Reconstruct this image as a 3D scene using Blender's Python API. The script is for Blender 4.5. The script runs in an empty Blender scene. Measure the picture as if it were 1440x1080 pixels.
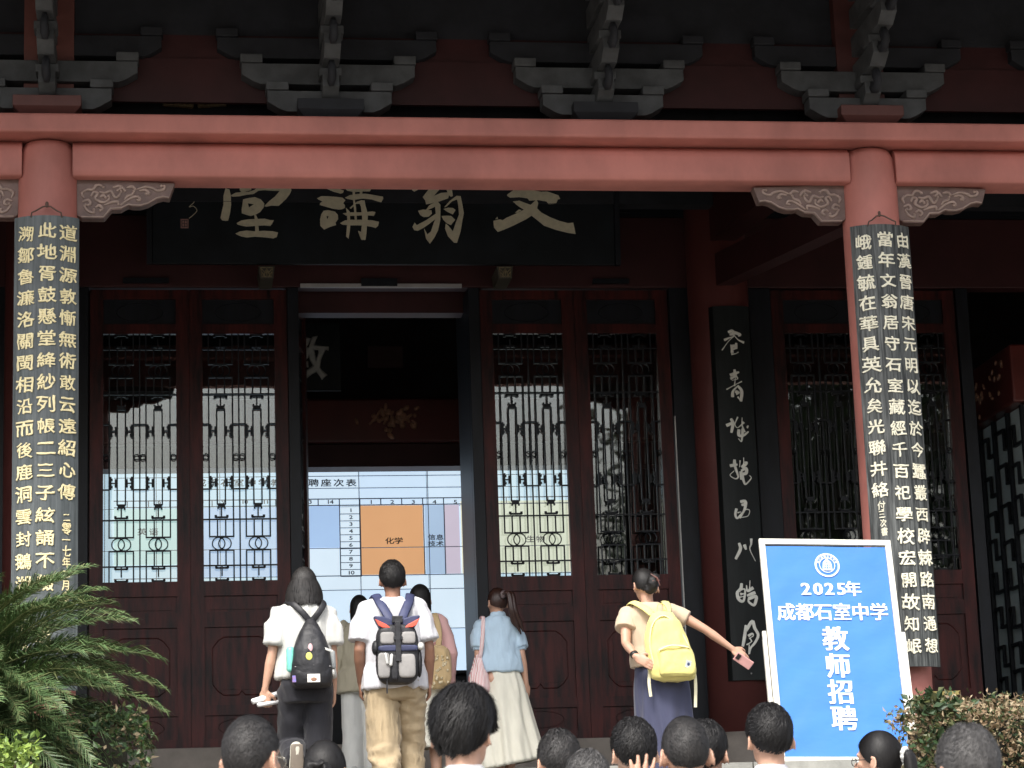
import bpy, bmesh, math, random
import numpy as np
from mathutils import Vector, Matrix, noise
from mathutils.geometry import tessellate_polygon
R = math.radians
random.seed(7); np.random.seed(7)
sc = bpy.context.scene
COL = sc.collection

# ------------------------------------------------------------------ camera
FPX, YAW, PIT, ROL = 3408.18, 0.1435, 0.2176, -0.0354
CAM = Vector((-1.9908, -17.5797, 1.3))
_F = Vector((math.sin(YAW)*math.cos(PIT), math.cos(YAW)*math.cos(PIT), math.sin(PIT)))
_R0 = Vector((math.cos(YAW), -math.sin(YAW), 0)); _U0 = _R0.cross(_F)
_R = _R0*math.cos(ROL)+_U0*math.sin(ROL); _U = -_R0*math.sin(ROL)+_U0*math.cos(ROL)
cd = bpy.data.cameras.new('camera'); cam = bpy.data.objects.new('camera', cd); COL.objects.link(cam)
cd.sensor_width = 36; cd.lens = FPX/1440*36; cd.clip_start = 0.1; cd.clip_end = 1500
M = Matrix((_R, _U, -_F)).transposed().to_4x4(); M.translation = CAM
cam.matrix_world = M
cd.dof.use_dof = True; cd.dof.focus_distance = 17.0; cd.dof.aperture_fstop = 10.0
sc.camera = cam
# ------------------------------------------------------------------ light
SUN_EL, SUN_AZ = 52, 205      # the sun stands high behind the camera's left shoulder, behind thin cloud
w = bpy.data.worlds.new('World'); sc.world = w; w.use_nodes = True
nt = w.node_tree; bg = nt.nodes['Background']
sky = nt.nodes.new('ShaderNodeTexSky'); sky.sky_type = 'NISHITA'; sky.sun_disc = False
sky.sun_elevation = R(SUN_EL); sky.sun_rotation = R(SUN_AZ); sky.air_density = 1.0; sky.dust_density = 4.0; sky.ozone_density = 1.0
hs = nt.nodes.new('ShaderNodeHueSaturation'); hs.inputs['Saturation'].default_value = 0.42
nt.links.new(sky.outputs[0], hs.inputs['Color']); nt.links.new(hs.outputs[0], bg.inputs[0])
bg.inputs[1].default_value = 0.15
sl = bpy.data.lights.new('sun', 'SUN'); sl.energy = 1.5; sl.angle = R(14); sl.color = (1, .96, .9)
so = bpy.data.objects.new('sun', sl); COL.objects.link(so)
_az, _el = R(SUN_AZ), R(SUN_EL)
_d = Vector((math.sin(_az)*math.cos(_el), math.cos(_az)*math.cos(_el), math.sin(_el)))
so.rotation_euler = _d.to_track_quat('Z', 'Y').to_euler()
sc.view_settings.view_transform = 'Standard'; sc.view_settings.look = 'None'
sc.view_settings.exposure = 1.18; sc.view_settings.gamma = 1; sc.view_settings.use_curve_mapping = False
sc.render.engine = 'CYCLES'
cy = sc.cycles; cy.use_denoising = True; cy.max_bounces = 6; cy.diffuse_bounces = 4; cy.glossy_bounces = 3
cy.transparent_max_bounces = 8; cy.caustics_reflective = False; cy.caustics_refractive = False; cy.sample_clamp_indirect = 6

def atX(px, py, X):
    d = _F + _R*((px-720)/FPX) - _U*((py-540)/FPX)
    return CAM + d*((X-CAM.x)/d.x)
def at(px, py, Y):
    "point of the plane y=Y that the photograph shows at (px, py): used to survey the site from the photo"
    d = _F + _R*((px-720)/FPX) - _U*((py-540)/FPX)
    return CAM + d*((Y-CAM.y)/d.y)

# ------------------------------------------------------------------ materials
MATS = {}
def mat(name, col, rough=.6, var=.12, scale=6, bump=0, bscale=None, col2=None, stretch=(1, 1, 1), metal=0, spec=.5,
        emit=0, coat=0, detail=5, sheen=0, lo=.35, hi=.65):
    if name in MATS: return MATS[name]
    m = bpy.data.materials.new(name); m.use_nodes = True; MATS[name] = m
    n = m.node_tree; b = n.nodes['Principled BSDF']; L = n.links.new
    tc = n.nodes.new('ShaderNodeTexCoord'); mp = n.nodes.new('ShaderNodeMapping'); mp.inputs['Scale'].default_value = stretch
    L(tc.outputs['Object'], mp.inputs['Vector'])
    ns = n.nodes.new('ShaderNodeTexNoise'); ns.inputs['Scale'].default_value = scale; ns.inputs['Detail'].default_value = detail
    ns.inputs['Roughness'].default_value = .6
    L(mp.outputs[0], ns.inputs['Vector'])
    cr = n.nodes.new('ShaderNodeValToRGB'); cr.color_ramp.elements[0].position = lo; cr.color_ramp.elements[1].position = hi
    c1 = [max(0, c*(1-var)) for c in col]; c2 = list(col2) if col2 else [min(1, c*(1+var)) for c in col]
    cr.color_ramp.elements[0].color = c1+[1]; cr.color_ramp.elements[1].color = c2+[1]
    L(ns.outputs['Fac'], cr.inputs[0]); L(cr.outputs[0], b.inputs['Base Color'])
    b.inputs['Roughness'].default_value = rough; b.inputs['Metallic'].default_value = metal
    b.inputs['Specular IOR Level'].default_value = spec; b.inputs['Coat Weight'].default_value = coat
    b.inputs['Sheen Weight'].default_value = sheen
    if emit:
        L(cr.outputs[0], b.inputs['Emission Color']); b.inputs['Emission Strength'].default_value = emit
    if bump:
        n2 = n.nodes.new('ShaderNodeTexNoise'); n2.inputs['Scale'].default_value = bscale or scale*4; n2.inputs['Detail'].default_value = 4
        L(mp.outputs[0], n2.inputs['Vector'])
        bp = n.nodes.new('ShaderNodeBump'); bp.inputs['Strength'].default_value = 1; bp.inputs['Distance'].default_value = bump
        L(n2.outputs['Fac'], bp.inputs['Height']); L(bp.outputs[0], b.inputs['Normal'])
    return m

def glass_mat():
    m = bpy.data.materials.new('window_glass'); m.use_nodes = True; n = m.node_tree; n.nodes.clear(); L = n.links.new
    out = n.nodes.new('ShaderNodeOutputMaterial'); mx = n.nodes.new('ShaderNodeMixShader')
    tr = n.nodes.new('ShaderNodeBsdfTransparent'); tr.inputs[0].default_value = (.9, .95, .94, 1)
    gl = n.nodes.new('ShaderNodeBsdfGlossy'); gl.inputs['Roughness'].default_value = .015
    fr = n.nodes.new('ShaderNodeFresnel'); fr.inputs[0].default_value = 1.9
    tc = n.nodes.new('ShaderNodeTexCoord'); ns = n.nodes.new('ShaderNodeTexNoise'); ns.inputs['Scale'].default_value = 1.7
    bp = n.nodes.new('ShaderNodeBump'); bp.inputs['Distance'].default_value = .0012; bp.inputs['Strength'].default_value = 1
    L(tc.outputs['Object'], ns.inputs['Vector']); L(ns.outputs['Fac'], bp.inputs['Height']); L(bp.outputs[0], gl.inputs['Normal'])
    L(fr.outputs[0], mx.inputs[0]); L(tr.outputs[0], mx.inputs[1]); L(gl.outputs[0], mx.inputs[2]); L(mx.outputs[0], out.inputs[0])
    MATS['window_glass'] = m; return m

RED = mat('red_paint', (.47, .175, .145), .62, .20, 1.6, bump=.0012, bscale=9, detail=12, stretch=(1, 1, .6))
DRED = mat('shade_red_paint', (.040, .011, .0115), .55, .2, 2.5, spec=.3, bump=.001, bscale=20)  # red paint darkened: veranda and interior shade put into the colour
LACQ = mat('dark_lacquer', (.0060, .0074, .0105), .45, .35, 3, spec=.28, bump=.0008, bscale=14, stretch=(4, 4, 1))  # black lacquer with the bluish cast of the shade put into its colour
WOOD = mat('rosewood', (.016, .0055, .0058), .42, .45, 3, spec=.25, bump=.001, bscale=20, stretch=(5, 5, .7), col2=(.068, .012, .010))
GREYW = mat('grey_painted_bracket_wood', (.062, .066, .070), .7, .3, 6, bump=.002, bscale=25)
DARKW = mat('shade_dark_wood', (.0120, .0135, .018), .8, .3, 5, bump=.002, bscale=30)  # plain wood, the bluish dark under the eaves painted into its colour
CARV = mat('carved_brown_wood', (.15, .095, .08), .55, .22, 8, bump=.0015, bscale=60)
CARVHI = mat('carved_brown_wood_lit_ridge', (.34, .25, .21), .45, .2, 12)  # ridges lighter than the carved ground: relief light put into the colour
GOLDCARV = mat('tarnished_gilt', (.20, .16, .085), .5, .4, 30, bump=.004, bscale=60)
BOARD = mat('weathered_grey_board', (.075, .090, .094), .6, .22, 5, bump=.0015, bscale=12, stretch=(9, 9, .5), col2=(.125, .142, .147), detail=8)
BOARD2 = mat('cracked_black_board', (.030, .036, .036), .62, .5, 6, bump=.003, bscale=10, stretch=(10, 10, .45), col2=(.17, .18, .175), detail=9, lo=.4, hi=.72)
IBOARD = mat('black_lacquer_board', (.007, .0095, .0095), .5, .3, 4, spec=.25, stretch=(5, 5, .6))
PLAQ = mat('plaque_black', (.008, .0105, .013), .55, .3, 3, spec=.2)
IVORY = mat('ivory_lettering', (.62, .57, .42), .55, .08, 20)
GOLDL = mat('gold_lettering', (.92, .79, .46), .45, .12, 30)
STONE = mat('grey_sandstone', (.20, .175, .15), .8, .18, 4, bump=.002, bscale=40, detail=8)
STONEL = mat('pale_granite', (.33, .33, .30), .8, .15, 8, bump=.002, bscale=60)
PAVE = mat('paving_stone', (.24, .235, .22), .85, .12, 2, bump=.002, bscale=30)
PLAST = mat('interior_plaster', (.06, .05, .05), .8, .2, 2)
GLASS = glass_mat()

# ------------------------------------------------------------------ mesh helpers
def link(name, me, m=None, parent=None, loc=None, rot=None):
    o = bpy.data.objects.new(name, me); COL.objects.link(o)
    if m is not None and me is not None:
        me.materials.clear()
        for x in (m if isinstance(m, (list, tuple)) else [m]): me.materials.append(x)
    if parent is not None: o.parent = parent
    if loc is not None: o.location = loc
    if rot is not None: o.rotation_euler = rot
    return o
def tag(o, label=None, cat=None, group=None, kind=None):
    if label: o['label'] = label
    if cat: o['category'] = cat
    if group: o['group'] = group
    if kind: o['kind'] = kind
    return o
def thing(name, label, cat, loc=(0, 0, 0), rotz=0, group=None, scale=1):
    o = bpy.data.objects.new(name, None); COL.objects.link(o); o.location = loc; o.rotation_euler = (0, 0, rotz)
    o.empty_display_size = .2; o.scale = (scale,)*3
    return tag(o, label, cat, group)

class MB:
    "collects vertices and faces of one mesh"
    def __init__(s): s.v = []; s.f = []; s.mi = []; s.cur = 0
    def add(s, vs, fs):
        o = len(s.v); s.v += [tuple(v) for v in vs]; s.f += [tuple(i+o for i in f) for f in fs]; s.mi += [s.cur]*len(fs)
    def box(s, x0, x1, y0, y1, z0, z1, T=None):
        vs = [Vector((x, y, z)) for z in (z0, z1) for y in (y0, y1) for x in (x0, x1)]
        if T is not None: vs = [T @ v for v in vs]
        s.add(vs, [(0, 2, 3, 1), (4, 5, 7, 6), (0, 1, 5, 4), (2, 6, 7, 3), (0, 4, 6, 2), (1, 3, 7, 5)])
    def prism(s, poly, y0, y1, axis='y', T=None):
        "poly of (a, b) extruded: axis y -> (x, z); axis x -> (y, z); axis z -> (x, y)"
        n = len(poly)
        def P(a, b, c):
            v = {'y': Vector((a, c, b)), 'x': Vector((c, a, b)), 'z': Vector((a, b, c))}[axis]
            return T @ v if T is not None else v
        vs = [P(a, b, y0) for a, b in poly]+[P(a, b, y1) for a, b in poly]
        fs = [(i, (i+1) % n, n+(i+1) % n, n+i) for i in range(n)]
        tris = tessellate_polygon([[Vector((a, b, 0)) for a, b in poly]])
        fs += [tuple(t) for t in tris]+[tuple(n+i for i in reversed(t)) for t in tris]
        s.add(vs, fs)
    def loft(s, rings, closed=True, caps=True):
        n = len(rings[0]); vs = [p for r in rings for p in r]; fs = []
        for i in range(len(rings)-1):
            for j in range(n if closed else n-1):
                a = i*n+j; b = i*n+(j+1) % n; fs.append((a, b, b+n, a+n))
        if caps: fs += [tuple(range(n-1, -1, -1)), tuple(range((len(rings)-1)*n, len(rings)*n))]
        s.add(vs, fs)
    def lathe(s, prof, c=(0, 0, 0), n=32, T=None):
        rings = []
        for r, z in prof:
            ring = [Vector((c[0]+r*math.cos(2*math.pi*k/n), c[1]+r*math.sin(2*math.pi*k/n), c[2]+z)) for k in range(n)]
            rings.append([T @ v for v in ring] if T is not None else ring)
        s.loft(rings)
    def tube(s, pts, rad, n=8, flat=None, round_ends=True, ref=None):
        "tube along points; rad number or list, flat = second radius (number/list) for elliptical section"
        pts = [Vector(p) for p in pts]; k = len(pts)
        rads = list(rad) if hasattr(rad, '__len__') else [rad]*k
        fl = (list(flat) if hasattr(flat, '__len__') else [flat]*k) if flat is not None else rads
        tang = []
        for i in range(k):
            t = pts[min(i+1, k-1)]-pts[max(i-1, 0)]; tang.append(t.normalized() if t.length > 1e-9 else Vector((0, 0, 1)))
        u = Vector(ref) if ref is not None else (Vector((1, 0, 0)) if abs(tang[0].x) < .8 else Vector((0, 1, 0)))
        rings = []
        def ring(c, u, v, a, b): return [c+u*(a*math.cos(2*math.pi*j/n))+v*(b*math.sin(2*math.pi*j/n)) for j in range(n)]
        for i in range(k):
            t = tang[i]; u = (u-t*u.dot(t)); u = u.normalized() if u.length > 1e-6 else t.orthogonal().normalized(); v = t.cross(u)
            if round_ends and i == 0:
                for a in (80, 50, 25): rings.append(ring(pts[i]-t*(min(rads[i], fl[i])*math.sin(R(a))), u, v, rads[i]*math.cos(R(a)), fl[i]*math.cos(R(a))))
            rings.append(ring(pts[i], u, v, rads[i], fl[i]))
            if round_ends and i == k-1:
                for a in (25, 50, 80): rings.append(ring(pts[i]+t*(min(rads[i], fl[i])*math.sin(R(a))), u, v, rads[i]*math.cos(R(a)), fl[i]*math.cos(R(a))))
        s.loft(rings)
    def ell(s, c, r, rot=None, n=16, e=1.0):
        "ellipsoid; e<1 makes it boxy (superellipsoid)"
        c = Vector(c); rings = []; m = max(6, n//2)
        sg = lambda a: math.copysign(abs(a)**e, a)
        for i in range(m+1):
            ph = -math.pi/2+math.pi*i/m
            ph = max(-math.pi/2+.03, min(math.pi/2-.03, ph))
            ring = []
            for j in range(n):
                th = 2*math.pi*j/n
                p = Vector((r[0]*sg(math.cos(ph))*sg(math.cos(th)), r[1]*sg(math.cos(ph))*sg(math.sin(th)), r[2]*sg(math.sin(ph))))
                ring.append(c+(rot @ p if rot is not None else p))
            rings.append(ring)
        s.loft(rings)
    def mesh(s, name='mesh', smooth=False):
        me = bpy.data.meshes.new(name); me.from_pydata(s.v, [], s.f)
        if any(s.mi): me.polygons.foreach_set('material_index', s.mi)
        bm = bmesh.new(); bm.from_mesh(me); bmesh.ops.recalc_face_normals(bm, faces=bm.faces); bm.to_mesh(me); bm.free()
        if smooth: me.polygons.foreach_set('use_smooth', [True]*len(me.polygons))
        me.update(); return me
    def build(s, name, m=None, parent=None, smooth=False, bevel=0, loc=None, rot=None, auto=None):
        o = link(name, s.mesh(name, smooth or auto is not None), m, parent, loc, rot)
        if auto is not None:
            o.data.set_sharp_from_angle(angle=R(auto))
        if bevel:
            md = o.modifiers.new('bevel', 'BEVEL'); md.width = bevel; md.segments = 2; md.limit_method = 'ANGLE'; md.angle_limit = R(40)
        return o

def spline(pts, n=6):
    "Catmull-Rom through pts"
    P = [Vector(p) for p in pts]; P = [P[0]*2-P[1]]+P+[P[-1]*2-P[-2]]; out = []
    for i in range(1, len(P)-2):
        for k in range(n):
            t = k/n; a, b, c, d = P[i-1:i+3]
            out.append(.5*((2*b)+(c-a)*t+(2*a-5*b+4*c-d)*t*t+(-a+3*b-3*c+d)*t**3))
    out.append(P[-2]); return out

# ------------------------------------------------------------------ lettering
_GL = {}
def glyph(ch, bold=.02, wob=.0, depth=.03, seed=0, heavy=0):
    "mesh of one character about its centre, one unit high"
    key = (ch, bold, wob, depth, seed, heavy)
    if key in _GL: return _GL[key]
    cu = bpy.data.curves.new('glyph', 'FONT'); cu.body = ch; cu.resolution_u = 2; cu.bevel_depth = bold; cu.bevel_resolution = 0; cu.extrude = max(0, depth/2-bold) if depth > .02 else .001
    o = bpy.data.objects.new('glyph', cu); COL.objects.link(o)
    dg = bpy.context.evaluated_depsgraph_get(); me = bpy.data.meshes.new_from_object(o.evaluated_get(dg))
    bpy.data.objects.remove(o); bpy.data.curves.remove(cu)
    if wob:
        bm = bmesh.new(); bm.from_mesh(me)
        for it in range(2):
            es = [e for e in bm.edges if e.calc_length() > .17]
            if es: bmesh.ops.subdivide_edges(bm, edges=es, cuts=1)
        bm.to_mesh(me); bm.free()
    v = np.empty(len(me.vertices)*3); me.vertices.foreach_get('co', v); v = v.reshape(-1, 3)
    cjk = ord(ch) > 0x2000
    cx = .5 if cjk else (v[:, 0].min()+v[:, 0].max())/2; cyy = .38 if cjk else .36
    v[:, 0] -= cx; v[:, 1] -= cyy
    if wob:
        for i in range(len(v)):
            q = noise.noise_vector(Vector((v[i, 0]*4+seed*7.3, v[i, 1]*4, 0)))
            v[i, 0] += q.x*wob; v[i, 1] += q.y*wob
    me.vertices.foreach_set('co', v.ravel()); me.update()
    _GL[key] = me; return me
def put_char(ch, m, parent, loc, size, rot=(R(90), 0, 0), bold=.02, wob=0, depth=.03, seed=0, sx=1, name='character', tilt=0, thick=1):
    me = glyph(ch, bold, wob, depth, seed)
    if not me.materials: me.materials.append(m)
    o = bpy.data.objects.new(name, me); COL.objects.link(o); o.parent = parent; o.location = loc
    o.rotation_euler = rot; o.scale = (size*sx, size, thick*.1)
    if tilt: o.rotation_euler = (Matrix.Rotation(rot[2], 3, 'Z') @ Matrix.Rotation(rot[1], 3, 'Y') @ Matrix.Rotation(rot[0], 3, 'X') @ Matrix.Rotation(tilt, 3, 'Z')).to_euler()
    if m is not me.materials[0]:
        o.data = me.copy(); o.data.materials[0] = m
    return o
# ================================================================== SETTING: ground, platform, stairs
YI = 4.5            # plane of the door wall
FL = 2.3            # veranda floor
PED = -1.2          # front edge of the platform
XL, XR = -2.885, 3.415
g = MB(); g.box(-70, 70, -90, 60, -.3, .25-.004); tag(g.build('ground', STONE), kind='structure')
# paving slabs laid on the forecourt where the people stand
pv = bpy.data.objects.new('pavement', None); COL.objects.link(pv); tag(pv, kind='structure')
sm = MB(); sm.box(-.395, .395, -.395, .395, 0, .03); sme = sm.mesh('slab')
for i in range(16):
    for j in range(15):
        o = link('slab', sme, PAVE if not sme.materials else None, pv, (-6+i*.8+(j % 2)*.4, -17+j*.8, .25-.025+random.uniform(-.002, .002)))
st = MB(); st.box(-8.5, 9.5, PED+.02, 14, .2, FL-.12)
pf = tag(st.build('platform', STONE), kind='structure')
em = MB(); em.box(-.745, .745, 0, .5, 0, .12); eme = em.mesh('edge_stone')
for i in range(12): link('edge_stone', eme, STONEL if i == 0 else None, pf, (-8+i*1.5+.2, PED, FL-.12))
fm = MB(); fm.box(-.48, .48, -.48, .48, 0, .12); fme = fm.mesh('floor_slab')
for i in range(17):
    for j in range(4):
        link('floor_slab', fme, PAVE if i+j == 0 else None, pf, (-7.8+i*.98, PED+.5+.5+j*.98, FL-.122))
stp = bpy.data.objects.new('stairs', None); COL.objects.link(stp); tag(stp, kind='structure')
RISE, TREAD = .17, .32
k = 0; z = FL-RISE; y = PED
while z > .3:
    b = MB(); b.box(-3.2, 2.4, y-TREAD*1.0, y+.0, max(.2, z-RISE-.02), z)
    b.build('step', STONE, stp, bevel=.006); z -= RISE; y -= TREAD; k += 1
for x0, x1 in ((-9.5, -3.21), (2.41, 9.5)):      # planter walls both sides of the stairs
    b = MB(); b.box(x0, x1, -5.0, PED-.01, .2, 1.15); o = b.build('planter_wall', STONE, None, bevel=.02)
    tag(o, 'low grey stone planter wall %s of the stairs under the %s' % (('left', 'palm and hedge') if x0 < -5 else ('right', 'clipped brown hedge')), 'planter')

# ================================================================== THE HALL
H = thing('lecture_hall', 'traditional red columned lecture hall with dark lattice doors and bracketed eaves', 'building')
# --- outer columns
def column(x, y, z0, z1, r, m=RED, sub=True):
    c = MB(); prof = [(r*.97, z0), (r, z0+.8), (r, z0+2.0), (r*.985, z1-.22), (r*.93, z1-.08), (r*.82, z1-.015), (r*.70, z1)]
    c.lathe(prof, (x, y, 0), 40); o = c.build('column', m, H, auto=50)
    b = MB(); b.lathe([(r*1.35, FL), (r*1.55, FL+.06), (r*1.62, FL+.14), (r*1.5, FL+.24), (r*1.25, FL+.30), (r*1.05, FL+.31)], (x, y, 0), 32)
    b.build('column_base', STONE, o, smooth=True)
    return o
for x in (XL-6.3, XL, XR, XR+6.3): column(x, 0, FL+.3, 7.065, .222)
# --- architrave plate and main beams
b = MB(); b.box(-11, 11.5, -.33, .3, 7.068, 7.215); b.build('architrave_plate', RED, H, bevel=.02)
for a, c in ((XL-6.3, XL), (XL, XR), (XR, XR+6.3)):
    b = MB(); r = .215
    prof = [(-.135, 6.785), (-.15, 6.80), (-.155, 6.86), (-.155, 6.97), (-.145, 7.02), (-.10, 7.063), (.12, 7.063), (.15, 6.95), (.13, 6.785)]
    b.prism(prof, a+r-.03, c-r+.03, 'x'); b.build('main_beam', RED, H, auto=50)
# --- tie beams running back from the columns to the door wall
for x, xi in ((XL, -3.2), (XR, 3.2), (XR+6.3, 9.5)):
    b = MB()
    for z0, z1, wd in ((6.55, 6.86, .09), (7.25, 7.75, .12)):
        p = [Vector((x-wd, .1, z0)), Vector((x+wd, .1, z0)), Vector((x+wd, .1, z1)), Vector((x-wd, .1, z1))]
        e = .58 if z0 < 7 else .3
        q = [Vector((xi-wd, YI-.1, z0+e)), Vector((xi+wd, YI-.1, z0+e)), Vector((xi+wd, YI-.1, z1+e)), Vector((xi-wd, YI-.1, z1+e))]
        b.loft([p, q])
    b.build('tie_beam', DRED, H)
# --- carved corbels under the beam
OUT = [(80, 60), (1320, 110), (1250, 310), (1170, 300), (1090, 320), (980, 385), (880, 412), (780, 410), (735, 398), (640, 450), (520, 455), (480, 505), (430, 560), (150, 560), (90, 520)]
SCR = [[(180, 220), (230, 200), (290, 200), (330, 150), (380, 145), (420, 170)],
 [(270, 280), (300, 230), (350, 250), (320, 310), (370, 350), (430, 360), (490, 325), (490, 280)],
 [(380, 230), (440, 240), (520, 220), (570, 300), (620, 270), (640, 220)], [(550, 170), (620, 150), (640, 180), (600, 210)],
 [(650, 160), (690, 210)], [(690, 320), (720, 280), (780, 260), (800, 220)], [(880, 210), (950, 200), (1000, 250), (960, 250)],
 [(850, 190), (950, 160), (1050, 180), (1100, 210), (1180, 190), (1190, 150), (1150, 150)],
 [(640, 390), (720, 330), (800, 290), (860, 290), (880, 330), (850, 330)], [(170, 350), (230, 330), (260, 370), (240, 395), (200, 390)],
 [(170, 300), (150, 250), (180, 220)], [(180, 400), (230, 470), (300, 490), (300, 455)], [(330, 420), (370, 400), (410, 440), (380, 465)],
 [(440, 390), (520, 360), (600, 350), (610, 385)], [(390, 290), (420, 270), (450, 300)], [(720, 170), (780, 160), (820, 190)]]
def corbel(cx, side):
    k = .00528/9*1.0
    f = lambda p: (cx+side*(.205+(p[0]-75)*k), 6.79-(p[1]-72)*k*1.05)
    b = MB(); poly = [f(p) for p in OUT]
    b.prism(poly, -.05, .05)
    o = b.build('corbel_bracket', CARV, H, bevel=.006)
    s_ = MB()
    for pl in SCR:
        pts = [Vector((f(p)[0], -.052, f(p)[1])) for p in pl]; pts = spline(pts, 4)
        n = len(pts); s_.tube(pts, [.0125*(.55+.45*math.sin(math.pi*(i+.6)/n)) for i in range(n)], 6)
        s_.ell(pts[-1], (.012, .012, .012), n=8)
    # raised rim along the lower edge
    rim = [Vector((f(p)[0], -.052, f(p)[1])) for p in [(1235, 290), (1170, 280), (1090, 298), (980, 365), (880, 392), (780, 390), (735, 380), (640, 428), (510, 433), (420, 540), (150, 540)]]
    s_.tube(rim, .006, 5)
    s_.build('carving', CARVHI, o, smooth=True)
for cx in (XL, XR, XR+6.3, XL-6.3):
    for sd in (-1, 1): corbel(cx, sd)
# --- bracket clusters on the plate
def arm(b, half, z0, h, y0, y1, cx):
    c = .09
    b.prism([(cx-half, z0+h), (cx-half, z0+h*.45), (cx-half+c, z0+.02), (cx-half+c*1.6, z0), (cx+half-c*1.6, z0), (cx+half-c, z0+.02), (cx+half, z0+h*.45), (cx+half, z0+h)], y0, y1)
def cluster(cx, onc):
    b = MB()
    b.lathe([(.20*1.414, 7.215), (.20*1.414, 7.25), (.25*1.414, 7.30), (.25*1.414, 7.38)], (cx, 0, 0), 4, T=Matrix.Translation((cx, 0, 0)) @ Matrix.Rotation(R(45), 4, 'Z') @ Matrix.Translation((-cx, 0, 0)))
    o = b.build('bracket_cluster', DARKW if not onc else mat('brown_red_block', (.10, .035, .03), .6), H, bevel=.004)
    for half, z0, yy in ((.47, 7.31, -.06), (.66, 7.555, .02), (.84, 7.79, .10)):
        GW = GREYW if z0 < 7.7 else DARKW  # top tier in near-black: its dimness is painted, not another wood
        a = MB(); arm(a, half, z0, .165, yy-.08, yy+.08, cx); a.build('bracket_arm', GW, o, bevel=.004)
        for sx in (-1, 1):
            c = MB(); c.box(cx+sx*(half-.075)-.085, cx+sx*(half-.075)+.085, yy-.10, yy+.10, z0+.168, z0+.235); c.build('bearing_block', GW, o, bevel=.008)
    for k in range(5):
        z0 = 7.39+.235*k; yo = -.30-.27*k
        a = MB(); a.prism([(.1, z0), (yo+.12, z0), (yo, z0+.07), (yo, z0+.16), (.1, z0+.16)], cx-.062, cx+.062, 'x'); a.build('bracket_arm', GREYW, o, bevel=.004)
        c = MB(); c.box(cx-.085, cx+.085, yo+.03, yo+.20, z0+.163, z0+.228); c.build('bearing_block', GREYW, o, bevel=.008)
    # carved tongue-shaped ends, one above another
    t = MB()
    for k in range(4):
        z0 = 7.50+.235*k; yo = -.36-.27*k
        pts = spline([(cx, yo+.1, z0+.02), (cx, yo-.02, z0-.02), (cx, yo-.07, z0+.04), (cx, yo-.02, z0+.09)], 4); t.tube(pts, .032, 6, flat=.05)
    t.build('carved_tongue', DARKW, o, smooth=True)
CL = [XL, XL+2.1, XL+4.2, XR, XR+2.1, XR+4.2, XL-2.1, XL-4.2]
for cx in CL: cluster(cx, cx in (XL, XR))
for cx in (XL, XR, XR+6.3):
    b = MB(); b.box(cx-.185, cx+.185, .0, .108, 7.5, 8.6); b.build('short_post', mat('darker_red_post', (.075, .022, .02), .6) if cx > 0 else mat('lighter_red_post', (.16, .055, .045), .6), H)  # left post a lighter red than the right ones
cs = sorted(CL)
for a, c in zip(cs[:-1], cs[1:]):
    mid = (a+c)/2; b = MB()
    b.prism([(mid-.72, 7.45), (mid+.72, 7.45), (mid+.72, 7.50), (mid+.42, 7.80), (mid-.42, 7.80), (mid-.72, 7.50)], .08, .12)
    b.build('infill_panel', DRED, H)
b = MB(); b.box(-10, 11, .31, .33, 7.2, 7.82); b.build('sky_blocking_board', LACQ, H)  # added board, keeps a strip of sky out of the door glass reflections
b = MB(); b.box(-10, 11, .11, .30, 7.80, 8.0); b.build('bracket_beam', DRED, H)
b = MB(); b.box(-10, 11, .11, .28, 8.0, 8.75); b.build('eave_board', DARKW, H)
# --- roof: sloping deck, rafters, tiles beyond the eave edge
def zs(y): return 8.62+.13*y if y < 0 else 8.62+.36*y
for y0, y1, nm in ((-2.85, 0, 'eave_deck'), (0, 7.5, 'roof_deck')):
    b = MB(); b.prism([(y0, zs(y0)), (y1, zs(y1)), (y1, zs(y1)+.06), (y0, zs(y0)+.06)], -12, 13, 'x'); b.build(nm, DARKW, H)
rm = MB(); rm.prism([(-2.9, zs(-2.9)-.10), (0, zs(0)-.10), (0, zs(0)-.005), (-2.9, zs(-2.9)-.005)], -.045, .045, 'x'); rme = rm.mesh('rafter')
rm2 = MB(); rm2.prism([(.3, zs(.3)-.11), (4.4, zs(4.4)-.11), (4.4, zs(4.4)-.005), (.3, zs(.3)-.005)], -.05, .05, 'x'); rme2 = rm2.mesh('rafter')
for i in range(50):
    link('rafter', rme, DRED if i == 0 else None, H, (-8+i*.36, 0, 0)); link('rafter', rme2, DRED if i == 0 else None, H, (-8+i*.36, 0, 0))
b = MB(); b.box(-12, 13, -2.97, -2.9, zs(-2.9)-.12, zs(-2.9)+.10); b.build('fascia', DARKW, H)
tl = MB()
for y0, z0 in [(-3.05+.33*i, zs(-2.9)+.14+(.06*i if i < 10 else .06*10+.12*(i-10))) for i in range(30)]:
    for i in range(60):
        x = -11+i*.4; tl.prism([(x+.11*math.cos(a)*1.0, z0+.11*math.sin(a)) for a in [math.pi*k/5 for k in range(6)]], y0, y0+.36)
o = tl.build('roof_tiles', mat('grey_tile', (.10, .105, .11), .8), H); o['kind'] = 'stuff'
b = MB(); b.prism([(-3.05, zs(-2.9)+.08), (0, zs(0)+.1), (10, zs(0)+3.75), (18, 8.8), (18, 8.7), (10, zs(0)+3.6), (0, zs(0)+.07), (-3.05, zs(-2.9)+.062)], -12, 13, 'x'); b.build('roof', DARKW, H)

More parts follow.
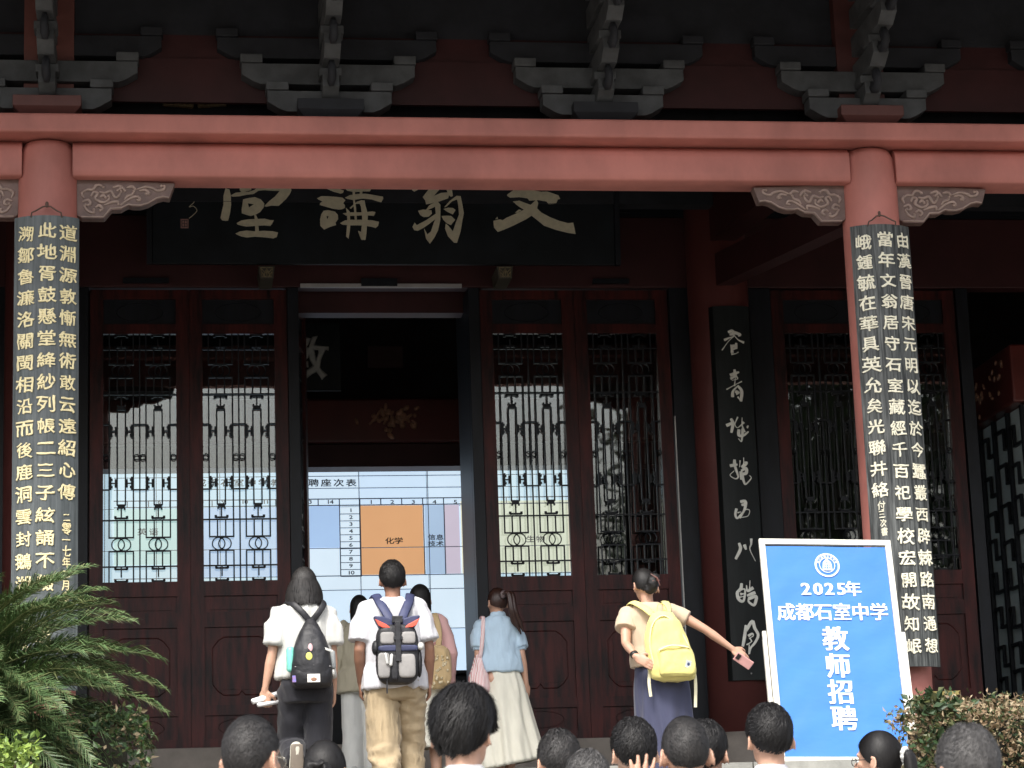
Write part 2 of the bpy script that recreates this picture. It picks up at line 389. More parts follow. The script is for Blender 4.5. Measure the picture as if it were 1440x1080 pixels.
# --- door wall (y = 4.5)
b = MB(); b.box(-9, 9.5, YI-1.2, YI-.16, FL, 2.52); b.build('inner_step', STONEL, H, bevel=.01)
b = MB(); b.box(-9, 9.5, YI-.158, YI+.25, FL, 2.895); b.build('door_sill', STONE, H, bevel=.015)
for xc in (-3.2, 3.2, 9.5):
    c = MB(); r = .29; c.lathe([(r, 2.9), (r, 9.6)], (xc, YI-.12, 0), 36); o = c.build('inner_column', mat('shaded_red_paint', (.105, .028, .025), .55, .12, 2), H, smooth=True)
    b = MB(); b.lathe([(.36, 2.3), (.44, 2.38), (.47, 2.55), (.455, 2.72), (.38, 2.84), (.33, 2.90), (.28, 2.905)], (xc, YI-.12, 0), 36); b.build('column_base', STONE, o, smooth=True)
b = MB(); b.box(-9.5, 9.8, YI-.05, YI+.12, 7.16, 7.86); b.build('lintel', DRED, H, bevel=.01)
b = MB(); b.box(-.78, .74, YI-.09, YI-.055, 7.15, 7.185); b.build('door_track', mat('dusty_grey_metal', (.35, .34, .34), .5), H)
for x0, x1 in ((-2.42, -2.0), (-.21, .13), (2.0, 2.35)):
    b = MB(); b.box(x0, x1, YI-.10, YI-.056, 7.19 if x0 < -1 or x0 > 1 else 7.16, 7.235); b.build('bracket_clip', LACQ, H)
# transom lattice above the lintel
GREYG = mat('dim_frosted_pane', (.16, .18, .19), .5, .15, 3)
b = MB(); b.box(-9.3, 9.5, YI-.02, YI+.02, 7.94, 9.4); b.build('transom_pane', GREYG, H)
b = MB()
for i in range(150): x = -9+i*.123; b.box(x-.016, x+.016, YI-.05, YI-.018, 7.94, 9.3)
for z in [7.94+.118*i for i in range(12)]: b.box(-9.2, 9.4, YI-.054, YI-.014, z-.015, z+.015)
b.box(-9.2, 9.4, YI-.06, YI-.01, 7.86, 7.94)
for xc in (-6.2, -3.9, -2.3, 0, 2.3, 4.0, 6.2): b.box(xc-.10 if abs(xc) > 1 else xc-1.9, xc+.10 if abs(xc) > 1 else xc+1.9, YI-.07, YI-.008, 7.9, 8.5)
o = b.build('transom_lattice', LACQ, H)

# --- one lattice door leaf (its own origin at its lower left corner)
PW, HL, ZB, ZT = .9076, 4.235, 1.50, 3.815   # leaf pitch, height, lattice bottom/top above the sill (sill 2.903)
Z0 = 2.903
def frame_mesh():
    b = MB(); e = .0015; L0, L1 = e, PW-e; s_ = .121; d = (-.035, .035)
    b.box(L0, s_, *d, 0, HL); b.box(PW-s_, L1, *d, 0, HL)
    for z0, z1 in ((0, .075), (.285, .375), (1.08, 1.215), (1.365, ZB), (ZT, ZT+.09), (HL-.09, HL)):
        b.box(s_-.006, PW-s_+.006, d[0]+.004, d[1]-.004, z0, z1)
    b.box(-.022, .022, .036, .046, .01, HL-.01)
    return b.mesh('door_leaf')
def panel_mesh(z0, z1, kind):
    b = MB(); x0, x1 = .122, PW-.122; b.box(x0-.018, x1+.018, -.008, .016, z0-.012, z1+.012)
    xm = (x0+x1)/2; zm = (z0+z1)/2; w_ = (x1-x0)/2; h_ = (z1-z0)/2
    if kind == 'cut':
        q = .10; wi, hi = w_-.07, h_-.09
        pts = [(-wi+q, -hi), (-.03, -hi), (0, -hi+.04), (.03, -hi), (wi-q, -hi), (wi-q*.5, -hi+q*.35), (wi, -hi+q), (wi, hi-q), (wi-q*.5, hi-q*.35), (wi-q, hi), (-wi+q, hi), (-wi+q*.5, hi-q*.35), (-wi, hi-q), (-wi, -hi+q), (-wi+q*.5, -hi+q*.35), (-wi+q, -hi)]
        b.tube([Vector((xm+a, -.010, zm+c)) for a, c in pts], .0055, 6)
        wi -= .05; hi -= .05; b.box(xm-wi, xm+wi, -.014, -.0085, zm-hi, zm+hi)
    elif kind == 'oval':
        b.tube([Vector((xm+(w_-.12)*math.cos(t), -.010, zm+(h_-.03)*math.sin(t))) for t in [2*math.pi*i/24 for i in range(25)]], .005, 6)
    else:
        b.box(x0+.05, x1-.05, -.016, -.0085, z0+.025, z1-.025)
    return b.mesh('panel')
def lattice_mesh():
    b = MB(); sx = (PW-.242)/608; X0 = .121; szz = (ZT-ZB)/2110
    fx = lambda x: X0+(x-42)*sx
    fz = lambda y: ZT-(y-40)*szz
    T = .0062
    def V(x, y0, y1, t=T): b.box(fx(x)-t, fx(x)+t, -.011, .011, fz(max(y0, y1)), fz(min(y0, y1)))
    def Hh(y, x0, x1, t=T): b.box(fx(x0), fx(x1), -.0105, .0105, fz(y)-t, fz(y)+t)
    def circ(x, y, r): b.tube([Vector((fx(x)+r*sx*math.cos(t), 0, fz(y)+r*sx*math.sin(t))) for t in [2*math.pi*i/18 for i in range(19)]], .0058, 5, flat=.009)
    V(345, 40, 2150)
    for y in (172, 560, 1630, 2018): Hh(y, 42, 650)
    mir = lambda y: 2190-y
    for c in (192, 497):
        for m_ in (lambda y: y, mir):
            for dx in (-100, 100): V(c+dx, m_(40), m_(300))
            Hh(m_(300), c-105, c+105)
            for dx in (-34, 34): V(c+dx, m_(172), m_(300)); V(c+dx, m_(415), m_(560))
            V(c, m_(85), m_(172))
            for dx in (-26, 26): circ(c+dx, m_(357), 52)
            Hh(m_(415), c-105, c+105)
            # little cloud-shaped joints
            for yy in (578, 152, 50): Hh(m_(yy), c-52, c+52, .008); Hh(m_(yy+(8 if yy > 500 else 8)), c-58, c-38, .012); Hh(m_(yy+8), c+38, c+58, .012)
            V(c, m_(575), m_(665)); Hh(m_(672), c-30, c+30, .013); Hh(m_(655), c-36, c-22, .008); Hh(m_(655), c+22, c+36, .008)
            Hh(m_(690), c-38, c+38)
            yh = 873
            for sd in (-1, 1):
                Hh(m_(yh), c+sd*38 if sd > 0 else c-98, c+98 if sd > 0 else c-38, .005)
                V(c+sd*88, m_(yh-55), m_(yh+55), .009); V(c+sd*78, m_(yh-40), m_(yh-22), .008); V(c+sd*78, m_(yh+22), m_(yh+40), .008)
                V(c+sd*46, m_(yh-35), m_(yh+35), .009)
        for dx in (-100, 100): V(c+dx, 415, 1775)
        for dx in (-34, 34): V(c+dx, 690, 1500)
    for y in (818, 1372): Hh(y, 42, 92); Hh(y, 292, 397); Hh(y, 597, 650)
    for x in (66, 319, 371, 625): circ(x, 1095, 23)
    return b.mesh('lattice')
FM = frame_mesh(); LM = lattice_mesh()
PM = [panel_mesh(.075, .285, 'oval'), panel_mesh(.375, 1.08, 'cut'), panel_mesh(1.215, 1.365, 'flat'), panel_mesh(ZT+.09, HL-.09, 'oval')]
gm = MB(); gm.box(.1215, PW-.1215, .013, .018, ZB+.001, ZT-.001); GM = gm.mesh('glass')
for me, m_ in ((FM, WOOD), (LM, LACQ), (GM, GLASS)): me.materials.append(m_)
for i, me in enumerate(PM): me.materials.append(WOOD if i < 3 else LACQ)  # top panel in near-black: darkness high on the doors put into colour
def door(x, y=YI, rot=0, mirror=False, gl=True, dark=False):
    f = bpy.data.objects.new('door_leaf', FM); COL.objects.link(f); f.parent = H; f.location = (x, y, Z0); f.rotation_euler = (0, 0, rot)
    for me in PM:
        o = bpy.data.objects.new('panel', me); COL.objects.link(o); o.parent = f
    o = bpy.data.objects.new('lattice', LM); COL.objects.link(o); o.parent = f
    if gl:
        o = bpy.data.objects.new('glass', GM); COL.objects.link(o); o.parent = f
        o.rotation_euler = (R(2.8+random.uniform(-.1, .1)), 0, R(random.uniform(-.15, .15)))
        o.location = (0, .165, 0)
    return f
for k in (0, 1, 4, 5): door((k-3)*PW)
door(-.885, YI+.03, R(79)); door(.92, YI+.08, R(90))
for xx in (3.735, 4.66): door(xx)
door(-4.65); door(-5.57); door(6.62); door(7.54)
# jambs
for x0, x1 in ((-.905, -.80), (.80, .905), (2.735, 2.925), (-2.925, -2.735), (3.475, 3.73), (5.58, 5.70), (-3.75, -3.475), (6.45, 6.6)):
    b = MB(); b.box(x0, x1, YI-.06, YI+.07, Z0, 7.155); b.build('door_jamb', LACQ, H, bevel=.006)
for x0, x1 in ((.800, .842),):
    b = MB(); b.box(x0, x1, YI+.075, YI+(.95 if x0 > 0 else .60), Z0, 7.15); b.build('screen_hiding_panel', LACQ, H)  # added dark panel, blocks the lit screen seen through the open leaf
b = MB(); b.box(2.728, 2.738, YI-.075, YI-.05, Z0+.02, 5.9); b.build('conduit', mat('pale_plastic', (.5, .5, .48), .4), H)
# --- interior
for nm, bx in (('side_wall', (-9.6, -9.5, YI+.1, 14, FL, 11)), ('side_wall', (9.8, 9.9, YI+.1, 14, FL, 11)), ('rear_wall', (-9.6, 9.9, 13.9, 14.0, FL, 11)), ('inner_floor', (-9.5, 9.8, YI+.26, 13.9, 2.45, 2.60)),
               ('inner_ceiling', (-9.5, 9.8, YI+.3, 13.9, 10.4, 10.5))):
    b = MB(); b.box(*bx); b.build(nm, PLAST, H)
# veranda end walls
for x in (-9.55, 9.75):
    b = MB(); b.box(x-.1, x+.1, .3, YI+.1, FL, 9.9); b.build('end_wall', DRED, H)
# red carved cross beam above the screen
p0 = at(500, 560, 7.9); p1 = at(500, 622, 7.9); p2 = at(500, 654, 7.9)
DR2 = mat('glossy_red_beam', (.10, .020, .016), .3, .25, 2)
b = MB(); b.box(-3.1, 3.3, 7.9, 8.25, p1.z, p0.z); o = b.build('carved_beam', DR2, H, bevel=.03)
rl = MB()
for i in range(46):
    q = at(random.gauss(553, 17), random.gauss(590, 9), 7.88); rl.ell((q.x, 7.885, q.z), (random.uniform(.02, .05), .02, random.uniform(.015, .035)), Matrix.Rotation(random.uniform(0, 3), 3, 'Y'), 8)
for k in range(7):
    a = at(520+k*10, 592+random.uniform(-8, 8), 7.89); c = at(528+k*10+random.uniform(-6, 6), 584+random.uniform(-12, 12), 7.89); rl.tube([a, c], .012, 6)
rl.build('flower_carving', mat('gilt_flower', (.38, .20, .12), .35, .3, 20), o, smooth=True)['kind'] = 'stuff'
b = MB(); b.box(-3.1, 3.3, 8.0, 8.3, p2.z, p1.z-.005); b.build('lower_beam', DRED, H)
b = MB(); b.box(-3.1, 3.3, YI+.35, YI+.55, at(500, 440, YI+.35).z, 7.6); b.build('door_head', DRED, H)
for x in (-3.3, 3.5):
    c = MB(); c.lathe([(.24, 2.6), (.24, 10.3)], (x, 8.1, 0), 28); c.build('interior_column', DRED, H, smooth=True)
# dim panel hanging in the dark above
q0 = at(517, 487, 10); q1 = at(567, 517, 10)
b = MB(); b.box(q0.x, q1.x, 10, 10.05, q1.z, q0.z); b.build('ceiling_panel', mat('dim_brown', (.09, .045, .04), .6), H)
# --- side partition in the right bay, seen through its open doorway
PX = 6.28; zb0 = atX(1405, 588, PX).z; zb1 = atX(1405, 505, PX).z
gg = mat('grey_window_paper', (.55, .62, .60), .6, .12, 2)
b = MB(); b.box(PX+.012, PX+.03, YI+.25, YI+3.2, 2.6, zb0-.01); pp = b.build('partition_pane', gg, H)
b = MB(); random.seed(3)
y_ = YI+.3; xs0, xs1 = PX-.03, PX+.010
ys = [YI+.25+.42*i for i in range(8)]; T = .015
for y in ys: b.box(xs0, xs1, y-T*1.6, y+T*1.6, 2.6, zb0-.01)
z = 2.62
row = 0
while z < zb0-.2:
    for i in range(7):
        y0, y1 = ys[i], ys[i+1]; ym = y0+(y1-y0)*random.choice((.35, .5, .65))
        dz = random.uniform(-.05, .05)
        b.box(xs0+.004, xs1-.002, y0+.036, ym+T, z+dz-T, z+dz+T); b.box(xs0+.006, xs1-.004, ym-T, ym+T, z+dz+T+.001, z+dz+.21); b.box(xs0+.008, xs1-.003, ym+T+.001, y1-.036, z+dz+.18, z+dz+.21)
    z += .34; row += 1
b.build('partition_lattice', LACQ, H)
b = MB(); b.box(PX-.12, PX+.14, YI+.15, YI+3.4, zb0, zb1); o = b.build('partition_beam', DR2, H, bevel=.02)
c = MB()
for i in range(40):
    c.ell((PX-.125, YI+.4+random.random()*2.4, (zb0+zb1)/2+random.gauss(0, .10)), (.012, random.uniform(.02, .05), random.uniform(.015, .035)), Matrix.Rotation(random.uniform(0, 3), 3, 'X'), 8)
c.build('flower_carving', mat('gilt_flower', (.38, .20, .12)), o, smooth=True)['kind'] = 'stuff'
# gilded carved squares high in the veranda
for x0, x1, tilt in ((229, 272, .25), (278, 318, -.25)):
    a = at(x0, 121, .24); c = at(x1, 150, .24); w_ = c.x-a.x
    b = MB(); b.box(-w_/2, w_/2, -.02, .02, -(a.z-c.z)/2, (a.z-c.z)/2)
    for i in range(14): b.ell((random.uniform(-.4, .4)*w_, -.022, random.uniform(-.06, .06)), (.02, .012, .02), n=8)
    b.build('carved_square', GOLDCARV, H, loc=((a.x+c.x)/2, .24, (a.z+c.z)/2), rot=(0, 0, tilt))
b = MB(); a = at(272, 100, 3.95); b.box(-9, 9.5, 3.95, 4.12, at(272, 152, 3.95).z-.9, at(272, 152, 3.95).z-.75); b.build('veranda_purlin', DARKW, H)
# ================================================================== BOARDS WITH WRITING
def couplet(cx, y0, ztop, zbot, m, label, cols, colx, gold, ends, small):
    t = thing('couplet_board', label, 'couplet board', (cx, y0, zbot))
    hgt = ztop-zbot; r = .36; W = .233; am = math.asin(W/r)
    b = MB(); n = 18
    out = [(r*math.sin(-am+2*am*i/n), r-r*math.cos(-am+2*am*i/n)) for i in range(n+1)]
    inn = [((r-.022)*math.sin(-am+2*am*i/n), r-(r-.022)*math.cos(-am+2*am*i/n)) for i in range(n+1)]
    poly = out+inn[::-1]
    b.prism(poly, 0, hgt, 'z'); o = b.build('board', m, t, auto=40)
    for (chars, ys), cxo in zip(cols, colx):
        a = math.asin(cxo/r)
        for i, ch in enumerate(chars):
            zz = ys(i)-zbot
            sz = .121*random.uniform(.94, 1.05)
            put_char(ch, gold, t, (math.sin(a)*(r+.0035), r-math.cos(a)*(r+.0035), zz), sz, rot=(R(90), 0, a), bold=.024, wob=.06, seed=i % 7, sx=random.uniform(1.05, 1.22), tilt=R(random.uniform(-4, 4)), depth=.03)
    for chars, cxo, za, zb, sz in small:
        a = math.asin(cxo/r)
        for i, ch in enumerate(chars):
            zz = za+(zb-za)*i/max(1, len(chars)-1)-zbot
            put_char(ch, gold, t, (math.sin(a)*(r+.0035)+random.uniform(-.006, .006), r-math.cos(a)*(r+.0035), zz), sz*random.uniform(.85, 1.15), rot=(R(90), 0, a), bold=.022, wob=.06, seed=i, sx=.8, tilt=R(random.uniform(-9, 9)))
    # wire hanger on the column above the board
    h = MB(); zt = hgt
    pts = [(-.11, -.002+.02, zt-.01), (-.105, 0, zt+.02), (-.08, 0, zt+.03), (-.03, .045, zt+.075), (0, .055, zt+.085), (.03, .045, zt+.075), (.08, 0, zt+.03), (.105, 0, zt+.02), (.11, .02, zt-.01)]
    h.tube([Vector(p)+Vector((0, -.005 if i in (3, 4, 5) else 0, 0)) for i, p in enumerate(pts)], .006, 6); h.tube([(0, .055, zt+.085), (0, .06, zt+.11)], .012, 6)
    h.build('hanger', mat('rusty_iron', (.10, .06, .045), .6), t, smooth=True)
    return t
zL = lambda y: 6.43-(y-304)*.00519
zR = lambda y: 6.396-(y-316)*.00544
couplet(XL+.006, -.325, 6.43, 2.98, BOARD, 'long curved grey board of gold characters on the left column behind the palm',
    [('溯鄒魯濂洛關閩相沿而後鹿洞雲封鵝湖', lambda i: zL(330+30.9*i)), ('此地胥鼓懸堂絳紗列帳二三子絃誦不輟', lambda i: zL(326+31.1*i)), ('道淵源敦慚無術敢云遠紹心傳', lambda i: zL(328+30.8*i))],
    (-.143, .008, .155), GOLDL, None, [('二零一七年二月書', .150, zL(733), zL(842), .082), ('泉', .0, zL(892), zL(892), .15), ('月冷', -.13, zL(885), zL(912), .08)])
t = couplet(XR-.01, -.325, 6.396, 3.017, BOARD2, 'long curved cracked board of pale characters on the right column behind the blue banner',
    [('峨鍾毓在華具英允矣光聯井絡', lambda i: zR(341+29.4*i)), ('當年文翁居守石室藏經千百祀學校宏開故知岷', lambda i: zR(338+30.1*i)), ('由漢晉唐宋元明以迄於今蠶叢西辟棘路南通想', lambda i: zR(338+30.05*i))],
    (-.150, .012, .160), mat('cream_lettering', (.90, .86, .68), .5, .08, 30), None, [('付三次書', -.145, zR(716), zR(752), .072)])

# inner board on the inner right column
it = thing('couplet_board', 'narrow black board of pale running script on the shaded inner column left of the banner', 'couplet board', (3.245, 4.06, 3.36))
b = MB(); b.prism([(-.2, .07), (-.17, .02), (-.08, 0), (.08, 0), (.17, .02), (.2, .07), (.2, .09), (-.2, .09)], 0, 3.52, 'z')
b.build('board', IBOARD, it, auto=40)
BR = [((1005, 455), [[(170,110),(220,95),(235,130),(190,140)],[(230,110),(320,140),(300,160)],[(120,210),(190,180),(250,160)],[(250,150),(170,230),(95,335)],[(250,160),(300,210),(370,240)],[(200,270),(215,330),(220,370)],[(270,250),(265,320)],[(215,290),(260,280)],[(215,325),(265,320)],[(210,390),(260,385),(295,365)]]),
 ((1005, 455), [[(250,585),(265,680)],[(195,655),(305,615)],[(200,700),(260,670),(290,700),(220,720)],[(150,835),(250,780),(340,735)],[(260,690),(250,790)],[(290,790),(230,860),(225,930)],[(290,790),(340,860),(330,985)],[(260,860),(310,880)],[(270,890),(300,885)],[(290,930),(325,980)]]),
 ((1010, 570), [[(160,170),(185,230),(165,345)],[(105,255),(200,215)],[(185,230),(190,290)],[(245,150),(210,240),(240,285),(290,250)],[(300,160),(300,250),(330,340)],[(290,250),(320,215)],[(362,268),(378,276)],[(260,310),(260,380),(320,380),(380,335)],[(310,300),(300,400),(290,460),(255,425)]]),
 ((1010, 570), [[(205,690),(205,760)],[(150,765),(240,750)],[(205,760),(240,860),(250,910),(215,930),(150,885),(200,830)],[(275,700),(270,780)],[(320,665),(320,740),(300,780)],[(330,720),(360,730),(300,790)],[(290,830),(350,800),(350,860),(300,870)],[(285,840),(290,940)],[(300,880),(320,960),(345,1000),(415,925),(395,890)]]),
 ((1015, 690), [[(235,140),(290,135),(300,170),(250,180)],[(300,150),(290,230),(230,350)],[(185,230),(170,300),(195,350),(250,290),(300,240),(350,250),(330,320),(250,340)],[(200,280),(240,270)]]),
 ((1015, 690), [[(218,665),(235,740),(175,865)],[(285,685),(305,745)],[(372,610),(370,680),(355,745),(425,890)]]),
 ((1020, 810), [[(205,95),(195,160),(145,210)],[(150,210),(160,280),(200,320),(235,300),(245,170),(165,190)],[(190,230),(235,225)],[(175,270),(230,260)],[(310,60),(305,190)],[(265,120),(280,190),(350,150)],[(275,250),(375,210)],[(290,290),(385,260),(380,330),(355,370),(295,330),(290,290)]]),
 ((1020, 810), [[(260,625),(240,780),(220,890)],[(260,690),(340,575),(370,660),(415,750),(370,850),(320,910),(300,990),(300,870)],[(290,760),(340,730),(350,760),(300,790)],[(310,790),(330,830),(270,870)],[(320,800),(330,830)]])]
for (ox, oy), strokes in BR:      # running script, brush strokes swelling and thinning
    b = MB()
    for k, pl in enumerate(strokes):
        pts = []
        for x, y in pl:
            p = at(ox+x/9, oy+y/9, 4.06); lx = max(-.165, min(.165, p.x-3.245)); pts.append(Vector((lx, (-.004 if abs(lx) < .08 else -.004+(abs(lx)-.08)*.22)-.0006*k, p.z-3.36)))
        pts = spline(pts, 5) if len(pts) > 2 else [pts[0], pts[0].lerp(pts[1], .5), pts[1]]
        n = len(pts); b.tube(pts, [.0155*(.62+.38*math.sin(math.pi*(.15+.8*i/n)+k)) for i in range(n)], 8, flat=.003, ref=(1, 0, 0) if abs(pts[-1].x-pts[0].x) < abs(pts[-1].z-pts[0].z) else (0, 0, 1))
    b.build('character', mat('brush_ivory', (.75, .75, .68), .5), it)
b = MB(); b.ell((0, -.003, .06), (.008, .006, .008), n=8); b.build('nail', mat('dusty_grey_metal', (.35, .34, .34)), it)

# the name plaque of the hall, leaning forward under the beam
pt = thing('name_plaque', 'wide black hall plaque with four large ivory characters under the beam', 'plaque')
py_ = lambda z: 3.98+(z-7.27)*(-.10)        # plane of the face, leaning out at the top
TL = Matrix.Rotation(math.atan(.10), 4, 'X')
org = Vector((0, 4.02, 7.265))
pt.location = org; pt.rotation_euler = (math.atan(.10), 0, 0)
b = MB(); b.box(-2.15, 2.15, 0, .06, 0, 1.35); b.build('board', PLAQ, pt, bevel=.008)
b = MB()
for x0, x1, z0, z1 in ((-2.17, 2.17, 1.351, 1.42), (-2.2, -2.151, -.0, 1.42), (2.151, 2.2, -.0, 1.42)): b.box(x0, x1, -.015, .07, z0, z1)
b.build('frame', LACQ, pt)
inv = (Matrix.Translation(org) @ Matrix.Rotation(math.atan(.10), 4, 'X')).inverted()
def onpl(px, py):
    "survey a pixel onto the leaning plaque face -> local x, z"
    d = _F + _R*((px-720)/FPX) - _U*((py-540)/FPX)
    o_ = inv @ CAM; dd = inv.to_3x3() @ d; t_ = -o_.y/dd.y; q = o_+dd*t_; return q.x, q.z
BIG = {
 '堂': ((300, 255), [([(205,120),(270,140),(295,240),(300,400),(285,520),(250,665),(200,668),(150,660),(120,620),(145,500),(170,400),(170,250)], []),
   ([(300,235),(380,195),(480,185),(600,180),(690,150),(780,80),(900,60),(1050,85),(1180,70),(1280,90),(1320,150),(1290,220),(1220,310),(1100,415),(980,410),(890,430),(860,420),(880,400),(950,330),(1040,260),(1120,165),(1000,160),(850,150),(760,160),(680,215),(560,230),(440,255),(340,262),(300,255)], []),
   ([(440,-180),(540,-260),(640,-200),(640,150),(480,190),(445,150)], []), ([(705,60),(760,-90),(850,-200),(910,-160),(850,-20),(780,90)], []), ([(250,-150),(330,-180),(400,-20),(380,30),(320,30)], []),
   ([(500,310),(600,285),(700,272),(800,310),(860,380),(850,440),(790,520),(720,560),(630,585),(570,570),(480,540),(478,470),(490,400)], [(580,370),(690,390),(600,445)]),
   ([(690,565),(720,575),(755,650),(700,650)], []), ([(395,710),(470,665),(600,645),(740,640),(860,635),(960,660),(1020,660),(990,720),(960,755),(860,745),(700,755),(560,765),(470,750),(410,730)], []),
   ([(705,750),(760,750),(768,850),(705,850)], []), ([(375,885),(450,850),(560,835),(700,850),(850,840),(1000,848),(1090,870),(1070,940),(1010,965),(900,950),(700,935),(570,950),(480,935),(400,900)], [])]),
 '講': ((435, 255), [([(190,100),(230,75),(350,75),(450,110),(580,160),(570,195),(530,210),(420,180),(300,130)], []),
   ([(130,290),(200,255),(300,255),(450,265),(560,280),(608,325),(570,370),(600,410),(600,450),(560,470),(500,480),(400,465),(280,430),(175,400),(180,370),(220,345),(150,310)], []),
   ([(240,500),(310,490),(430,515),(480,570),(485,640),(440,700),(450,740),(350,770),(250,815),(185,750),(180,640),(200,560)], [(288,585),(327,590),(300,645)]),
   ([(610,130),(700,95),(800,80),(1000,90),(1045,130),(1020,170),(900,170),(750,185),(640,160)], []), ([(730,180),(770,180),(770,235),(730,235)], []), ([(850,160),(895,160),(890,228),(850,228)], []),
   ([(730,-120),(780,-120),(775,90),(735,90)], []), ([(860,-130),(910,-130),(900,90),(860,90)], []), ([(600,-20),(800,-50),(1060,-40),(1050,10),(800,5),(610,25)], []),
   ([(600,280),(680,240),(800,220),(950,215),(1100,240),(1240,265),(1245,300),(1210,360),(1160,345),(1050,310),(900,295),(740,320),(640,300)], []),
   ([(680,450),(740,400),(800,350),(880,325),(930,330),(945,420),(970,500),(985,600),(970,760),(960,900),(945,990),(880,990),(860,950),(820,840),(872,860),(885,740),(890,600),(870,430),(850,380),(790,380),(700,465)], []),
   ([(735,310),(765,315),(785,450),(800,650),(765,655),(755,500),(745,400)], []), ([(565,545),(700,530),(900,530),(1060,515),(1115,525),(1090,585),(1040,580),(900,575),(720,585),(620,580)], []),
   ([(520,710),(600,665),(700,655),(900,655),(1060,665),(1170,690),(1160,750),(1120,790),(1050,770),(900,745),(700,745),(560,735)], []),
   ([(615,450),(680,520),(690,740),(680,850),(660,970),(620,930),(630,800),(640,640),(630,520)], [])]),
 '翁': ((570, 255), [([(105,100),(120,40),(300,-120),(340,-60),(240,130),(150,175),(115,150)], []),
   ([(290,270),(360,180),(440,80),(520,-100),(660,-120),(600,110),(480,250),(600,200),(700,190),(740,230),(720,290),(570,345),(450,370),(350,390),(330,320)], []),
   ([(690,120),(640,-80),(720,-140),(780,110),(800,250),(770,265),(720,220)], []),
   ([(350,480),(400,410),(470,370),(540,340),(590,400),(590,650),(550,830),(490,950),(415,1055),(350,970),(315,800),(370,900),(430,850),(480,700),(520,600),(500,430),(380,485)], []),
   ([(215,500),(300,480),(440,495),(445,550),(390,600),(310,605),(250,570)], []), ([(120,770),(155,700),(190,745),(350,660),(510,550),(530,620),(400,720),(300,790),(210,835),(150,825)], []),
   ([(655,440),(740,340),(860,250),(930,255),(960,400),(985,540),(960,660),(930,850),(870,1040),(820,1035),(720,930),(670,800),(680,720),(720,750),(800,850),(850,700),(905,560),(890,400),(870,310),(790,340),(690,430)], []),
   ([(645,470),(720,450),(800,455),(845,490),(800,560),(700,510)], []), ([(610,590),(700,585),(770,590),(840,655),(800,700),(770,740),(700,710),(640,650)], [])]),
 '文': ((690, 255), [([(275,230),(430,115),(560,130),(720,155),(850,180),(950,175),(1080,220),(1140,240),(1170,300),(1130,310),(1100,380),(970,385),(940,345),(800,320),(650,330),(620,290),(480,270),(330,280),(280,250)], []),
   ([(370,345),(480,330),(570,365),(670,400),(770,310),(800,370),(780,460),(850,530),(1000,610),(1150,670),(1300,710),(1390,700),(1430,890),(1300,870),(1100,820),(900,750),(780,650),(690,580),(600,640),(400,740),(220,820),(120,855),(55,780),(45,670),(150,645),(200,660),(260,620),(400,560),(560,480),(480,430)], []),
   ([(640,-60),(760,-100),(830,-20),(800,90),(740,70)], []), ([(75,640),(110,600),(120,640)], []), ([(410,530),(470,480),(520,490),(450,530)], [])])}
for ch, ((ox, oy), polys) in BIG.items():
    b = MB()
    for k, (po, hole) in enumerate(polys):
        d = .0008*k
        P2 = [onpl(ox+x/12, oy+y/12) for x, y in po]; H2 = [onpl(ox+x/12, oy+y/12) for x, y in hole]
        allp = P2+H2; loops = [[Vector((x, z, 0)) for x, z in P2]]+([[Vector((x, z, 0)) for x, z in H2]] if H2 else [])
        tris = tessellate_polygon(loops); n = len(allp)
        vs = [Vector((x, -.012-d, z)) for x, z in allp]+[Vector((x, -.001, z)) for x, z in allp]
        fs = [tuple(t) for t in tris]
        for a0, nn in ((0, len(P2)), (len(P2), len(H2))):
            fs += [(a0+i, a0+(i+1) % nn, n+a0+(i+1) % nn, n+a0+i) for i in range(nn)]
        b.add(vs, fs)
    b.build('character', IVORY, pt)
b = MB()
for pl in ([(262, 283), (268, 280), (273, 284), (266, 291), (272, 290), (277, 296), (271, 303), (266, 307)], [(255, 276), (257, 280)], [(263, 279), (266, 282)], [(271, 280), (275, 283)]):
    pts = [Vector((onpl(x, y)[0], -.004, onpl(x, y)[1])) for x, y in pl]; b.tube(spline(pts, 4) if len(pts) > 2 else pts, .007 if len(pl) > 3 else .003, 5, flat=.003, ref=(0, 1, 0))
b.build('signature', IVORY, pt)
a = onpl(254, 308); c = onpl(265, 321); b = MB(); b.box(a[0], c[0], -.004, -.0005, c[1], a[1]); s_ = b.build('seal', mat('faded_seal', (.36, .20, .17), .6, .2, 40), pt)
b = MB()
for k in range(3):
    x = a[0]+(c[0]-a[0])*(k+.5)/3; b.box(x-.004, x+.004, -.0055, -.0042, c[1]+.008, a[1]-.008)
    z = c[1]+(a[1]-c[1])*(k+.5)/3; b.box(a[0]+.008, c[0]-.008, -.0056, -.0043, z-.003, z+.003)
b.build('seal_carving', mat('dim_brown2', (.08, .05, .05)), s_)
for px in (375, 710):     # carved wooden shoes that carry the plaque
    a = at(px, 384, 3.98)
    b = MB(); b.prism([(-.075, .06), (-.06, -.055), (.06, -.055), (.075, .06)], 0, .4); o = b.build('plaque_support', mat('dark_gilt', (.06, .055, .04), .5), H, loc=(a.x, 3.955, a.z))
    b = MB()
    for pl in ([(-.055, .045), (-.045, -.04), (.045, -.04), (.055, .045), (-.055, .045)], [(-.045, .03), (-.02, 0), (0, .035), (.02, 0), (.045, .03)], [(-.03, -.03), (0, .02), (.03, -.03)], [(-.045, .0), (-.02, -.03)], [(.045, .0), (.02, -.03)], [(0, .02), (0, -.035)]):
        b.tube([Vector((x, -.002, z)) for x, z in pl], .0055, 5)
    b.build('support_carving', GOLDCARV, o)
